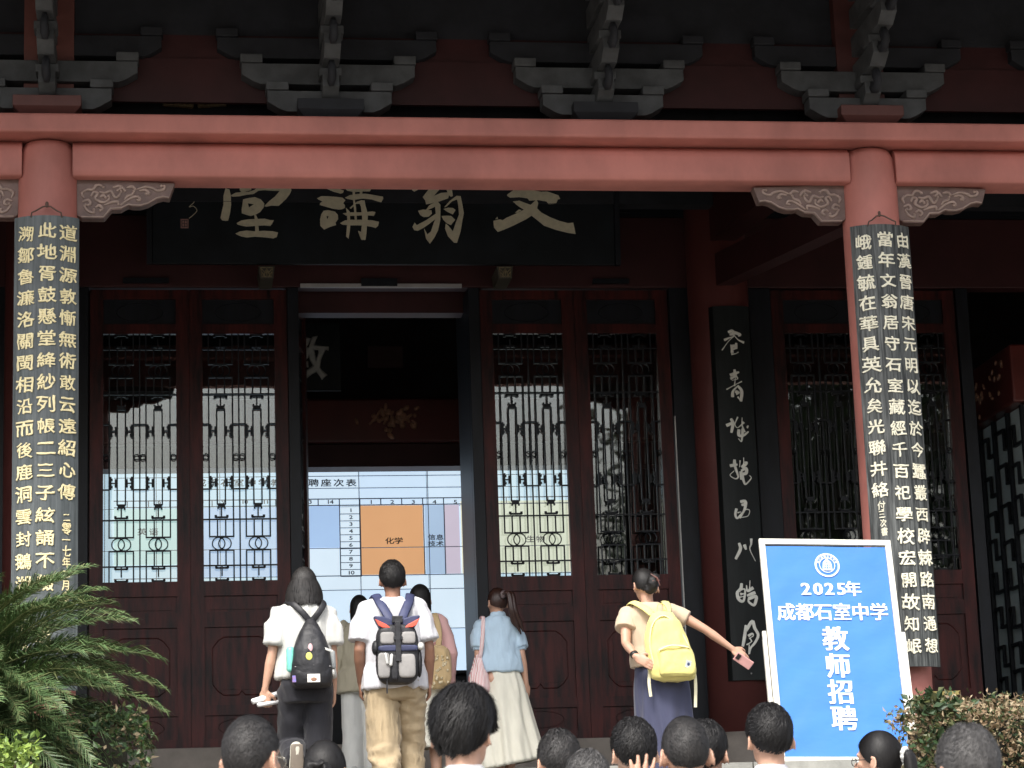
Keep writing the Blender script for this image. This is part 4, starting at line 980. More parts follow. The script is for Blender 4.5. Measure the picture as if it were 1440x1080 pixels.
# ---- hair: a closed cap over the skull plus thin locks lying along it
def hair_fn(style):
    th = dict(buzz=.004, crop=.013, mop=.021, bob=.012, long=.012, tied=.006, thin=.006)[style]
    lim = [(0, 58), (45, 66), (80, 90), (105, 100), (125, 122), (180, 132)] if style in ('buzz', 'crop', 'mop', 'thin') else [(0, 52), (45, 70), (80, 100), (105, 112), (140, 125), (180, 130)]
    if style == 'mop': lim = [(0, 66), (45, 76), (80, 96), (105, 104), (125, 128), (180, 138)]
    def tmax(u):
        a = abs((u+180) % 360-180)
        for (a0, t0), (a1, t1) in zip(lim[:-1], lim[1:]):
            if a0 <= a <= a1: return t0+(t1-t0)*(a-a0)/(a1-a0)
    def S(u, v, off=0):
        t = R(v*tmax(u)); uu = R(u)
        k = 1
        vol = th
        if style == 'mop': vol = th*(1.0 if v < .55 else max(.25, 1-(v-.55)*1.6)) + .006*math.sin(u*.16+3)*v
        if style in ('buzz', 'crop', 'thin'): vol = th*(1-.55*max(0, v-.6)/.4)
        if style in ('crop', 'mop', 'thin', 'buzz'): vol += (.0035 if style != 'buzz' else .001)*noise.noise(Vector((u*.12, v*3.1, len(style))))+(.0025 if style != 'buzz' else .0008)*noise.noise(Vector((u*.4, v*6, 3)))
        rx, ry, rz = .076+vol+off, .096+vol+off, .105+vol*.9+off
        return Vector((rx*math.sin(t)*math.sin(uu), .002+ry*math.sin(t)*math.cos(uu), .118+rz*math.cos(t)))
    return S, tmax
def hair(J, style, m, parent, warp, seed=0, nl=1500, length=0, wid=.0013):
    nl = int(nl*1.7)
    S, tmax = hair_fn(style); hm = headmat(J); b = MB(); n = 40; rings = []
    for j in range(1, 15): rings.append([S(360*k/n, j/14) for k in range(n)])
    rings.append([S(360*k/n, 1)*.93+Vector((0, 0, .118*.07)) for k in range(n)])
    rings.append([S(360*k/n, .7)*.85+Vector((0, 0, .118*.15)) for k in range(n)])
    b.loft(rings)
    rd = random.Random(seed); whx, why = rd.uniform(-10, 10), rd.uniform(15, 35)
    tilt = Matrix.Rotation(R(-why), 3, 'X')
    drop = {'bob': .175, 'long': .42}.get(style, 0)
    if drop:      # curtain of hair hanging from the widest line of the head
        rings = []; A0, A1 = (62, 298) if style == 'bob' else (75, 285); nn = 36
        for j in range(9):
            f = j/8; ring = []
            for k in range(nn+1):
                u = A0+(A1-A0)*k/nn; p = S(u, min(1, 78/tmax(u)))
                wv = (1+.10*math.sin(f*2.6)) if style == 'bob' else (1-.12*f)
                e = .010*math.sin(k*1.9+seed)*f
                if style == 'long': p = Vector((p.x*wv*(1+.0*f), p.y*(1-.05*f)-.02*f, p.z))
                else: p = Vector((p.x*(1+.42*math.sin(min(1.57, f*2.3))), p.y*(1+.16*f), p.z))
                ring.append(p+Vector((e, 0, -f*drop*(1-(.05*abs(math.sin(k*.7)))))))
            rings.append(ring+[q*.86+Vector((0, -.0, q.z*.14)) for q in ring[::-1]])
        b.loft(rings)
    nb = len(b.v)
    for i in range(nl):
        u = rd.uniform(0, 360); v0 = rd.uniform(.0, .97)**.8
        ln = length or {'buzz': .010, 'crop': .028, 'mop': .055, 'thin': .03, 'tied': .06, 'bob': .10, 'long': .12}[style]
        ln *= rd.uniform(.6, 1.2); p = []; tw = rd.uniform(-1, 1)*(10 if style != 'tied' else 3)+(14 if style in ('crop', 'mop', 'thin') else 0)
        steps = 4; arc = ln/.11/R(1)/max(60, tmax(u))
        for k in range(steps):
            f = k/(steps-1); vv = v0+arc*f
            if vv > 1.03 and not drop: vv = 1.03+.1*(vv-1.03)
            q = S(u+tw*f, min(vv, 1.05), .0012+(.012 if style in ('mop',) else .009 if style in ('crop', 'thin') else .002)*f*rd.random()*(1.6 if style == 'mop' else 1))
            if drop and vv > 78/tmax(u): q = S(u, 78/tmax(u), .002)*1+Vector((0, 0, -(vv-78/tmax(u))*.11*R(tmax(u))))
            p.append(q)
        t_ = (p[-1]-p[0]).normalized() if (p[-1]-p[0]).length > 0 else Vector((0, 0, 1)); c_ = p[1]-Vector((0, 0, .11)); sd = t_.cross(c_).normalized()
        w_ = wid*rd.uniform(.6, 1.3)
        vs = []
        for k, q in enumerate(p): ww = w_*(1, 1, .8, .15)[k]; vs += [q-sd*ww, q+sd*ww]
        b.add(vs, [(0, 1, 3, 2), (2, 3, 5, 4), (4, 5, 7, 6)])
    if style in ('crop', 'mop', 'thin'):      # thicker locks that catch the light
        for i in range({'crop': 420, 'mop': 620, 'thin': 300}[style]):
            u = rd.uniform(0, 360); v0 = rd.uniform(.02, .93); ln = rd.uniform(.022, .040)*(1.5 if style == 'mop' else 1); arc = ln/.11/R(1)/max(60, tmax(u)); tw = rd.uniform(-14, 20); up = rd.uniform(.002, .007)*(1.5 if style == 'mop' else 1)*(1-.6*v0)
            p = [S(u+tw*f, min(v0+arc*f, 1.04), .001+up*math.sin(f*2.3)) for f in (0, .33, .66, 1)]
            t_ = (p[-1]-p[0]).normalized(); nr = (p[1]-Vector((0, 0, .11))).normalized(); sd = t_.cross(nr).normalized(); w_ = rd.uniform(.0025, .0055); vs = []
            for k, q in enumerate(p): ww = w_*(.5, 1, .8, .08)[k]; vs += [q-sd*ww-nr*.0015, q+nr*.0016*(1, 1, .8, 0)[k], q+sd*ww-nr*.0015]
            b.add(vs, [(3*k+j, 3*k+j+1, 3*k+j+4, 3*k+j+3) for k in range(3) for j in range(2)])
    if drop:
        for i in range(500):
            u = rd.uniform(80, 280); p0 = S(u, 78/tmax(u), .003); f0 = rd.random()*.8
            vs = []; sd = Vector((math.cos(R(u)), -math.sin(R(u)), 0))*.0022
            for k in range(4):
                f = min(1.03, f0+.10*k); q = p0.copy()
                if style == 'bob': q = Vector((q.x*(1+.42*math.sin(min(1.57, f*2.3)))*1.015, q.y*(1+.16*f)*1.015, q.z-f*drop))
                else: q = Vector((q.x*(1-.12*f)*1.02, q.y*(1-.05*f)-.02*f-.003, q.z-f*drop))
                vs += [q-sd, q+sd]
            b.add(vs, [(0, 1, 3, 2), (2, 3, 5, 4), (4, 5, 7, 6)])
    b.v = [tuple(warp(hm @ Vector(v))) for v in b.v]
    return b.build('hair', m, parent, smooth=True)

def sleeves(b, J, frac, r0, r1, s_='LR'):
    for s in s_:
        sh, el, wr_ = (Vector(J[k+s]) for k in ('sh', 'el', 'wr')); g_ = -1 if s == 'L' else 1
        b.ell(sh+Vector((-g_*.025, 0, -.003)), (.080, .074, .066))
        if frac <= 1: b.tube([sh+Vector((-g_*.03, 0, .005)), sh.lerp(el, frac*.5), sh.lerp(el, frac)], [r0, (r0+r1)/2, r1], 16, round_ends=False)
        else: b.tube([sh+Vector((-g_*.03, 0, .005)), sh.lerp(el, .5), el, el.lerp(wr_, .5), el.lerp(wr_, frac-1)], [r0, r0*.96, r0*.86, r1*1.05, r1], 16)
def top_mesh(J, fem, warp, hem=.84, add=.022, frac=.75, r0=.070, r1=.080, flare=.0, vox=.008, wr=None, collar=None, drop=.0):
    T = list(TF if fem else TM); t0 = T[0]; hw_ = (T[1][1]+add+flare)
    T = [(hem, T[1][1]+flare+.004, T[1][2]+flare, 0), (max(hem+.06, .96), T[1][1]+flare*.7, T[1][2]+flare*.6, 0)]+[(z, rx+(.014 if 1.0 < z < 1.2 else 0), ry+(.012 if 1 < z < 1.2 else 0), c) for z, rx, ry, c in T if z > max(hem+.07, 1.0)]
    b = MB(); b.loft(ringsof(T, add)); sleeves(b, J, frac, r0, r1)
    if collar == 'shirt': b.tube([(0, -.008, 1.42), (0, -.006, 1.475)], [.074, .060], 18, round_ends=False)
    elif collar == 'stand': b.tube([(0, -.008, 1.42), (0, -.006, 1.485)], [.066, .054], 18, round_ends=False)
    warp_mb(b, warp); return fuse(b, vox, 3, .5, wr or (7, 4, .007, 1))
def trouser_mesh(J, warp, r=(.108, .092, .080, .082), zt=1.00, wr=None, fem=False, upto=.06):
    b = MB(); b.loft(ringsof([(.79, .150, .115, -.008), (.90, .172, .128, -.010), (.97, .160, .116, 0), (zt, .148, .105, 0)], .006))
    for s in 'LR':
        hp, kn, an = (Vector(J[k+s]) for k in ('hip', 'kn', 'an')); an2 = an+(kn-an)*upto
        b.tube([hp+Vector((0, 0, -.03)), hp.lerp(kn, .45), kn, kn.lerp(an2, .5), an2], [r[0], (r[0]+r[1])/2, r[1], r[2], r[3]], 18)
    warp_mb(b, warp); return fuse(b, .009, 3, .5, wr or (8, 12, .008, 2))
def skirt_mesh(warp, ztop, zbot, r0, r1, cx1=(0, 0), pleats=9, amp=.012, shape=1.0, n=120, tilt=0, seed=0):
    b = MB(); rings = []
    for j in range(26):
        f = j/25; z = ztop+(zbot-ztop)*f; ring = []
        k_ = f**shape
        for i in range(n):
            a = 2*math.pi*i/n
            hipb = .035*math.sin(min(1, f*4)*math.pi/2)*(1-f)
            ph = noise.noise(Vector((math.cos(a)*1.2+seed, math.sin(a)*1.2, f*1.1)))*4
            d = amp*(.25+f)*math.sin(pleats*a+ph)+amp*.6*f*math.sin(pleats*1.7*a-ph*1.3)
            rx = r0[0]+(r1[0]-r0[0])*k_+hipb+d; ry = r0[1]+(r1[1]-r0[1])*k_+hipb*.7+d
            ring.append(warp(Vector((rx*math.cos(a)+cx1[0]*k_, ry*math.sin(a)+cx1[1]*k_, z+tilt*math.cos(a)*f))))
        rings.append(ring)
    inner = [[Vector((p.x*.98, p.y*.98, p.z+.002)) for p in r] for r in rings[::-1]]
    b.loft(rings+[inner[0]], caps=False); b.loft(rings[:1]+[[p+Vector((0, 0, .002)) for p in rings[0]]], caps=True)
    return b.mesh('skirt', True)
def shoes(J, parent, m, sole):
    for s in 'LR':
        an, to = Vector(J['an'+s]), Vector(J['to'+s]); f = to-an; dn = Vector((0, 0, -1)); sd = f.cross(dn)
        dn = sd.cross(f).normalized() if sd.length > 1e-4 else Vector((0, 0, -1))
        if dn.z > .3: dn = -dn
        b = MB(); b.tube([an-f*.35+dn*.035, an+f*.2+dn*.035, to+dn*.0], [.040, .046, .040], 14, flat=[.042, .040, .026], ref=sd)
        b.tube([an+dn*-.005, an+dn*.03], [.042, .044], 12); o = link('shoe', fuse(b, .006, 2, .5), m, parent)
        b = MB(); b.tube([an-f*.42+dn*.062, an+f*.25+dn*.064, to+f*.10+dn*.030], [.040, .047, .036], 16, flat=[.012, .013, .012], ref=sd); b.build('sole', sole, o, smooth=True)

WHITE_SOLE = mat('white_rubber', (.75, .73, .62), .6)
DSHOE = mat('black_shoe', (.012, .012, .013), .4)
def person(label, loc, h, yaw, J=None, fem=False, skin=SKIN, hstyle='crop', hmat=HAIR, bend=(0, 0), vox=.0075, group=None, nl=1500, hseed=0, shoe=None, sole=None, hl=0):
    P = dict(DEF); P.update(J or {})
    k = h/1.705
    t = thing('person', label, 'person', loc, R(yaw), group, k)
    wf = warpf(bend)
    link('body', body_mesh(P, fem, wf, vox), skin, t)
    hm = headmat(P)
    for s in (-1, 1):
        b = MB(); b.ell(hm @ Vector((s*.031, .0865, .092)), (.011, .008, .009), n=10); b.v = [tuple(wf(v)) for v in b.v]; b.build('eye', EYE, t, smooth=True)
    hair(P, hstyle, hmat, t, wf, hseed, nl, hl)
    shoes(P, t, shoe or DSHOE, sole or DSHOE)
    return t, P, wf
def ribbon(b, pts, w_, th=.006, ref=(1, 0, 0), wf=None):
    pts = spline(pts, 5)
    if wf: pts = [wf(p) for p in pts]
    b.tube(pts, w_/2, 8, flat=th/2, ref=ref, round_ends=False)
def bagobj(name, label, cat, t, group=None):
    o = thing(name, label, cat); o.location = t.location; o.rotation_euler = t.rotation_euler; o.scale = t.scale; return tag(o, group=group)
def head_at(px, py, y, h, foot, dx=0, dy=0):
    "place a person so that the head top shows at the surveyed pixel"
    p = at(px, py, y); return Vector((p.x-dx, y-dy, foot)), p.z-foot

# ---------- the woman with the black backpack (left)
l, hh = head_at(427, 798, -1.72, 1.66, 1.96); 
J = dict(elL=(-.225, -.03, 1.12), wrL=(-.275, -.02, .875), shR=(.158, 0, 1.385), elR=(.182, -.03, 1.12), wrR=(.19, .0, .87), knL=(-.085, .12, .53), anL=(-.092, -.15, .41), toL=(-.095, -.13, .20), knR=(.085, .03, .49), anR=(.09, -.02, .09),
         nmL=(.3, .9, 0), thL=(1, .2, 0), hdL=(.05, .1, -1), cuL=1.5, cuR=.8, hyaw=-4)
t, P, wf = person('woman in loose white short-sleeved shirt and black trousers, bobbed hair, climbing with one heel raised', l, hh, 2, J, True, SKIN, 'bob', HAIRS, hseed=2, vox=.006, shoe=mat('cream_canvas_shoe', (.62, .60, .50), .7), sole=mat('brown_sole', (.20, .165, .13), .7))
WS = cloth('white_cotton', (.52, .52, .49), bump=.016, bscale=9); BT = cloth('black_twill', (.012, .012, .017))
link('shirt', top_mesh(P, True, wf, .955, .028, .80, .070, .080, .0, wr=(9, 3.5, .022, 3), collar='shirt'), WS, t)
link('trousers', trouser_mesh(P, wf, (.100, .095, .082, .066), wr=(8, 8, .012, 5)), BT, t)
bp = bagobj('backpack', 'black drawstring-shaped backpack with badges worn over the white shirt', 'backpack', t)
BKN = mat('black_nylon', (.014, .014, .017), .55, .3, 8, bump=.012, bscale=9)
b = MB(); prof = [(1.33, .022, .02), (1.29, .05, .045), (1.22, .085, .075), (1.12, .118, .095), (1.02, .132, .10), (.93, .138, .10), (.885, .130, .09), (.868, .10, .06)]
b.loft([[Vector((.025+rx*math.copysign(abs(math.cos(a))**.7, math.cos(a)), -.150-ry*.45+ry*math.copysign(abs(math.sin(a))**.8, math.sin(a)), z)) for a in [2*math.pi*k/26 for k in range(26)]] for z, rx, ry in prof])
link('pack', fuse(b, .008, 2, .6, (9, 7, .008, 4)), BKN, bp)
b = MB(); b.loft([[Vector((.028+.125*math.cos(a)*k_, -.19-.055*k_+.05*math.sin(a)*k_ if True else 0, z)) for a in [2*math.pi*k/24 for k in range(24)]] for z, k_ in ((.875, .85), (.90, 1.0), (.96, 1.03), (1.0, .98), (1.008, .8))]); b.build('pocket', BKN, bp, smooth=True)
b = MB(); b.tube([(-.09, -.262, 1.005), (.03, -.297, 1.012), (.145, -.262, 1.005)], .004, 6); b.build('zip', mat('grey_zip', (.25, .25, .25), .4), bp)
for s in (-1, 1):
    b = MB(); ribbon(b, [(.03+s*.01, -.135, 1.325), (.03+s*.055, -.14, 1.38), (.02+s*.105, -.10, 1.445), (.0+s*.125, .0, 1.475), (s*.14, .10, 1.40), (s*.15, .13, 1.25)], .042, .01, (1, 0, 0)); b.build('strap', BKN, bp, smooth=True)
def disc(name, m, par, x, y, z, rx, rz, rot=0, th=.004):
    b = MB(); b.ell((0, 0, 0), (rx, th, rz), n=16); return b.build(name, m, par, smooth=True, loc=(x, y, z), rot=(0, rot, 0))
disc('badge', mat('pink_badge', (.70, .42, .44)), bp, .010, -.288, 1.128, .016, .027); disc('badge', mat('yellow_badge', (.78, .75, .16)), bp, .0, -.296, 1.07, .022, .026)
b = MB(); b.box(-.040, .040, -.006, .004, -.008, .008); b.build('zip_pull', WS, bp, loc=(.125, -.272, 1.115), rot=(0, .38, -.25), bevel=.003)
b = MB(); b.box(-.042, .042, -.004, .004, -.027, .027); q_ = b.build('label', mat('white_label', (.75, .73, .68)), bp, loc=(.028, -.300, .925)); disc('label_print', mat('label_brown', (.30, .16, .10)), q_, 0, -.005, -.008, .02, .013, th=.002)
b = MB(); b.box(-.025, .025, -.004, .004, -.022, .022); b.build('keyring_card', mat('pink_blue_card', (.45, .22, .42), .5, .3, 60, col2=(.15, .2, .6)), bp, loc=(-.085, -.262, .925))
b = MB(); b.tube([(-.115, -.20, 1.12), (-.115, -.20, 1.00)], .028, 12); b.build('bottle', mat('turquoise', (.20, .62, .52), .3), bp, smooth=True)
b = MB(); b.tube([(.165, -.19, 1.10), (.168, -.19, 1.01)], .020, 12); b.build('side_pouch', mat('grey_mesh', (.30, .32, .32)), bp, smooth=True)
b = MB(); b.ell((.165, -.225, .965), (.012, .012, .022)); b.build('charm', WS, bp, smooth=True)
pr = bagobj('rolled_paper', 'white rolled papers in the hand of the woman with black backpack', 'paper roll', t)
b = MB(); b.tube([(-.36, -.05, .80), (-.17, .03, .86)], .019, 14, round_ends=False); b.tube([(-.325, -.07, .775), (-.18, .01, .80)], .014, 12, round_ends=False); b.build('paper_roll', mat('white_paper', (.8, .8, .8), .6), pr, smooth=True)

# ---------- the man in the middle
l, hh = head_at(551, 789, -1.68, 1.70, 1.96)
J = dict(elL=(-.232, -.03, 1.11), wrL=(-.215, .11, .90), elR=(.232, -.03, 1.11), wrR=(.235, .07, .89), knL=(-.085, -.02, .47), anL=(-.07, -.14, .10), toL=(-.08, 0, .03), knR=(.10, .14, .52), anR=(.10, .10, .12), toR=(.10, .24, .08), cuL=1.1, cuR=1.1,
         shL=(-.170, 0, 1.385), shR=(.170, 0, 1.385))
t, P, wf = person('man in white T-shirt and khaki trousers seen from behind, walking up in the middle', l, hh, 0, J, False, SKIN2, 'crop', HAIR, hseed=7, nl=2200)
link('shirt', top_mesh(P, False, wf,   .855, .028, .80, .072, .082, .020, wr=(8, 3.2, .024, 8), collar=None), cloth('bright_white_cotton', (.54, .54, .565), bump=.016, bscale=9), t)
link('trousers', trouser_mesh(P, wf, (.108, .095, .082, .082), wr=(6, 11, .030, 9)), cloth('khaki_twill', (.40, .31, .19), bump=.012, bscale=8, stretch=(1, 1, 1)), t)
bp = bagobj('backpack', 'navy, black and grey roll-top backpack with red lining on the man in khaki trousers', 'backpack', t)
NAV = mat('navy_nylon', (.035, .042, .10), .6, .2, 10, bump=.003, bscale=20); GRN = mat('grey_nylon', (.27, .26, .25), .7, .12, 10, bump=.003, bscale=20); BKN2 = mat('black_nylon', (.014, .014, .017), .45)
b = MB(); b.ell((0, -.235, 1.055), (.137, .075, .195), n=30, e=.45); link('pack', fuse(b, .008, 2, .6, (9, 7, .006, 4)), BKN2, bp)
for x0, x1, z0, z1, m_ in ((-.115, -.022, 1.115, 1.195, GRN), (.024, .115, 1.115, 1.195, GRN), (-.13, .13, 1.068, 1.108, NAV), (-.135, -.055, .895, 1.06, GRN), (.0, .112, .895, 1.05, GRN), (-.05, -.005, .88, 1.045, BKN2)):
    b = MB(); b.ell(((x0+x1)/2, -.302, (z0+z1)/2), ((x1-x0)/2, .018, (z1-z0)/2), n=18, e=.4); b.build('pocket', m_, bp, smooth=True)
for s in (-1, 1):     # rolled top standing out like wings, red lining showing
    b = MB(); b.prism([(s*.02, 1.21), (s*.02, 1.275), (s*.09, 1.30), (s*.155, 1.305), (s*.135, 1.26), (s*.11, 1.215)], -.285, -.20); b.build('roll_top', NAV, bp, bevel=.012)
    b = MB(); b.prism([(s*.045, 1.222), (s*.07, 1.245), (s*.147, 1.283), (s*.125, 1.240), (s*.10, 1.225)], -.302, -.287); b.build('lining', mat('red_lining', (.75, .10, .06), .5), bp, bevel=.004)
    b = MB(); ribbon(b, [(s*.035, -.21, 1.22), (s*.045, -.19, 1.30), (s*.095, -.12, 1.41), (s*.12, .0, 1.478), (s*.14, .10, 1.40), (s*.15, .14, 1.25)], .062, .016, (1, 0, 0)); b.build('strap', NAV, bp, smooth=True)
b = MB(); b.box(-.018, .018, -.328, -.31, 1.0, 1.26); b.box(-.03, .03, -.325, -.30, 1.14, 1.165); b.box(-.035, .035, -.30, -.285, 1.255, 1.30); b.build('buckle_strap', BKN2, bp, bevel=.004)
b = MB(); b.tube([(-.085, -.325, 1.05), (-.075, -.33, .99)], .009, 8); b.tube([(-.045, -.325, 1.04), (-.052, -.33, .98)], .011, 8); b.build('zip_pull', mat('pale_plastic', (.5, .5, .48)), bp, smooth=True)
b = MB(); b.tube([(-.075, -.29, .89), (-.078, -.295, .80)], .005, 6); b.build('loose_webbing', BKN2, bp)
disc('plush_charm', WS, bp, .150, -.28, 1.10, .024, .026, th=.022)
for q_ in (((.142, -.235, 1.0), (.02, .05, .10)), ((-.142, -.235, 1.10), (.025, .05, .05))): b = MB(); b.ell(*q_, n=14); b.build('side_pocket', BKN2, bp, smooth=True)

# ---------- behind him: woman in a beige jacket, woman in a pink cardigan
l, hh = head_at(505, 837, 3.30, 1.57, 2.52)
J = dict(elL=(-.215, -.03, 1.12), wrL=(-.20, .06, .90), anL=(-.09, -.06, .09), knL=(-.09, 0, .47))
t, P, wf = person('woman in beige jacket and off-white trousers half hidden behind the man with the backpack', l, hh, -4, J, True, SKIN, 'long', HAIR, hseed=3, nl=600, shoe=WS, sole=WHITE_SOLE)
link('jacket', top_mesh(P, True, wf, .80, .036, 1.9, .070, .052, .02, wr=(8, 4, .022, 5), collar='shirt'), cloth('beige_canvas', (.42, .38, .28), bump=.010, bscale=9), t)
link('trousers', trouser_mesh(P, wf, (.10, .095, .095, .10), wr=(8, 6, .010, 7), upto=.02), cloth('off_white_cotton', (.68, .68, .64)), t)
l, hh = head_at(590, 822, 1.75, 1.64, 2.30)
J = dict(elL=(-.215, -.03, 1.12), wrL=(-.22, .03, .88), elR=(.23, -.05, 1.12), wrR=(.23, .02, .88))
t, P, wf = person('woman in pink cardigan and cream skirt half hidden behind the man with the backpack', l, hh, 0, J, True, SKIN, 'long', HAIR, hseed=4, nl=600, shoe=WS, sole=WHITE_SOLE)
link('cardigan', top_mesh(P, True, wf, .90, .034, 1.95, .070, .045, .0, wr=(6, 6, .008, 6)), cloth('pink_knit', (.66, .40, .38)), t)
link('skirt', skirt_mesh(wf, 1.02, .36, (.15, .115), (.235, .19), pleats=8, amp=.010, seed=2), cloth('cream_cotton', (.68, .66, .56)), t)
sb = bagobj('shoulder_bag', 'tan slouchy bag with beads worn behind the pink cardigan', 'bag', t)
TAN = cloth('tan_canvas', (.52, .38, .20), bump=.003)
b = MB(); b.ell((.10, -.20, 1.00), (.115, .065, .17), n=20, e=.6); link('pouch', fuse(b, .008, 2, .6, (12, 9, .016, 4)), TAN, sb)
b = MB(); ribbon(b, [(.12, -.17, 1.14), (.135, -.14, 1.30), (.115, -.05, 1.45), (.12, .06, 1.43), (.13, .13, 1.2)], .05, .008); ribbon(b, [(.04, -.17, 1.14), (-.03, -.14, 1.28), (-.10, -.06, 1.44)], .03, .008); b.build('strap', TAN, sb, smooth=True)
b = MB(); rd = random.Random(2)
for k in range(26): b.ell((.10+rd.uniform(-.09, .09), -.27, .98+rd.uniform(-.15, .10)), (.011, .009, .013), n=8)
b.build('beads', mat('bead', (.65, .50, .25), .4, .4, 60, col2=(.8, .7, .5)), sb, smooth=True)['kind'] = 'stuff'

# ---------- woman in the light blue blouse
l, hh = head_at(700, 826, 1.60, 1.62, 2.30)
J = dict(shL=(-.155, 0, 1.375), shR=(.155, 0, 1.375), elL=(-.19, -.03, 1.12), wrL=(-.15, .20, 1.10), elR=(.185, -.03, 1.12), wrR=(.215, -.01, .88), hdL=(.4, .9, .1), hyaw=14, htil=4, hpit=-4, nmR=(-.4, .9, 0), thR=(-1, .3, 0), anL=(-.02, -.02, .09), toL=(-.02, .12, .03), anR=(.05, .06, .09), toR=(.05, .2, .03))
t, P, wf = person('woman in light blue puff-sleeved blouse and long cream skirt with a swinging brown ponytail', l, hh, 3, J, True, SKIN, 'tied', HAIRB, hseed=5, bend=(-.02, 0), shoe=WS, sole=WHITE_SOLE)
BL = cloth('light_blue_cotton', (.44, .58, .70), bump=.012, bscale=10)
o = link('blouse', top_mesh(P, True, wf, .985, .020, .72, .064, .068, .0, wr=(9, 4, .018, 2), collar='stand'), BL, t)
for s in 'LR':
    b = MB(); sh, el = Vector(P['sh'+s]), Vector(P['el'+s]); b.tube([sh.lerp(el, .70), sh.lerp(el, .82)], [.050, .049], 16, round_ends=False); warp_mb(b, wf); b.build('cuff', BL, o, smooth=True)
link('skirt', skirt_mesh(wf, 1.04, .21, (.135, .105), (.29, .23), (.07, 0), pleats=9, amp=.016, shape=1.1, tilt=.05, seed=4), cloth('cream_linen', (.70, .68, .575), bump=.006, bscale=10), t)
b = MB(); hm = headmat(P)
for k, (dx, r_) in enumerate(((0, .030), (.02, .022), (-.015, .022))):
    pts = [hm @ Vector((0, -.10, .145)), hm @ Vector((.045+dx, -.155, .15)), Vector((.10+dx, -.165, 1.50)), Vector((.125+dx*1.5, -.145, 1.40)), Vector((.165+dx, -.14, 1.29+.02*k))]
    b.tube([wf(p) for p in spline(pts, 6)], [r_*(1 if i < 19 else max(.15, 1-(i-19)/7)) for i in range(25)], 10, flat=[.02*(1 if i < 19 else max(.15, 1-(i-19)/7)) for i in range(25)])
b.build('ponytail', HAIRB, t, smooth=True)
b = MB(); b.ell(wf(hm @ Vector((.005, -.115, .15))), (.030, .02, .036), Matrix.Rotation(.4, 3, 'Y')); b.build('hair_clip', mat('grey_clip', (.12, .09, .09), .3), t, smooth=True)
tb = bagobj('tote_bag', 'pink and white striped tote hanging from the shoulder of the blue blouse', 'tote bag', t)
m = mat('pink_stripes', (.72, .34, .34), .8); n_ = m.node_tree; wv = n_.nodes.new('ShaderNodeTexWave'); wv.inputs['Scale'].default_value = 26; wv.inputs['Distortion'].default_value = 1.5; wv.inputs['Detail'].default_value = 1
tc = n_.nodes.new('ShaderNodeTexCoord'); cr = n_.nodes.new('ShaderNodeValToRGB'); cr.color_ramp.elements[0].color = (.62, .27, .28, 1); cr.color_ramp.elements[1].color = (.82, .76, .74, 1); cr.color_ramp.elements[0].position = .35; cr.color_ramp.elements[1].position = .5
n_.links.new(tc.outputs['Object'], wv.inputs['Vector']); n_.links.new(wv.outputs[0], cr.inputs[0]); n_.links.new(cr.outputs[0], n_.nodes['Principled BSDF'].inputs['Base Color'])
b = MB(); b.loft([[Vector((-.185+(-.01)*(1-f)+rx*math.cos(a), -.03+ry*math.sin(a), z)) for a in [2*math.pi*k/24 for k in range(24)]] for f, z, rx, ry in ((0, 1.13, .012, .02), (.2, 1.05, .045, .08), (.5, .95, .082, .11), (.8, .85, .092, .12), (.95, .79, .075, .10), (1, .775, .04, .06))])
link('bag', fuse(b, .008, 2, .6, (18, 2, .012, 3)), m, tb)
b = MB(); ribbon(b, [(-.185, -.07, 1.10), (-.165, -.10, 1.25), (-.145, -.05, 1.445), (-.15, .06, 1.40), (-.185, .03, 1.12)], .036, .006, (1, 0, 0)); b.build('handle', m, tb, smooth=True)

# ---------- woman with the yellow backpack
l, hh = head_at(900, 798, -1.62, 1.58, 1.96, dx=-.105)
J = dict(shL=(-.165, 0, 1.37), elL=(-.225, -.10, 1.16), wrL=(-.195, -.215, 1.055), hdL=(.55, -.35, -.42), nmL=(.2, .9, 0), thL=(.5, .1, .8), cuL=.5,
         shR=(.185, .0, 1.385), elR=(.365, -.05, 1.255), wrR=(.535, -.06, 1.11), hdR=(.72, -.1, -.62), nmR=(-.2, .95, -.2), thR=(.5, .2, .7), cuR=1.0,
         hyaw=12, htil=6, hpit=-6)
t, P, wf = person('woman in beige tee and navy skirt leaning aside with one arm stretched out', l, hh, 0, J, True, SKIN, 'tied', HAIR, hseed=6, bend=(-.14, 0), vox=.005)
BE = cloth('beige_jersey', (.52, .41, .29))
Jt = dict(P); o = link('tee', top_mesh(Jt, True, wf, 1.0, .030, .42, .062, .066, .0, wr=(7, 4, .007, 2)), BE, t)
b = MB(); sleeves(b, dict(P), .52, .064, .078, 'L'); warp_mb(b, wf); link('sleeve', fuse(b, .008, 3, .6, (8, 6, .006, 3)), BE, o)
link('skirt', skirt_mesh(wf, 1.05, .12, (.160, .128), (.205, .17), (.03, 0), pleats=7, amp=.014, seed=7), cloth('navy_cotton', (.045, .050, .095)), t)
b = MB(); hm = headmat(P); b.ell(wf(hm @ Vector((.015, -.112, .095))), (.042, .042, .058)); b.ell(wf(hm @ Vector((.03, -.125, .13))), (.032, .032, .034)); b.ell(wf(hm @ Vector((0, -.09, .06))), (.045, .03, .04)); link('bun', fuse(b, .006, 1, .7, (30, 30, .006, 1)), HAIR, t)
b = MB(); b.tube([wf(hm @ Vector((-.005, -.145, .15))), wf(hm @ Vector((.03, -.165, .12))), wf(hm @ Vector((.045, -.16, .07)))], [.004, .008, .004], 6); b.tube([wf(hm @ Vector((.0, -.15, .10))), wf(hm @ Vector((.05, -.15, .11)))], [.004, .006], 6); b.build('hair_claw', mat('brown_claw', (.12, .05, .04), .3), t, smooth=True)
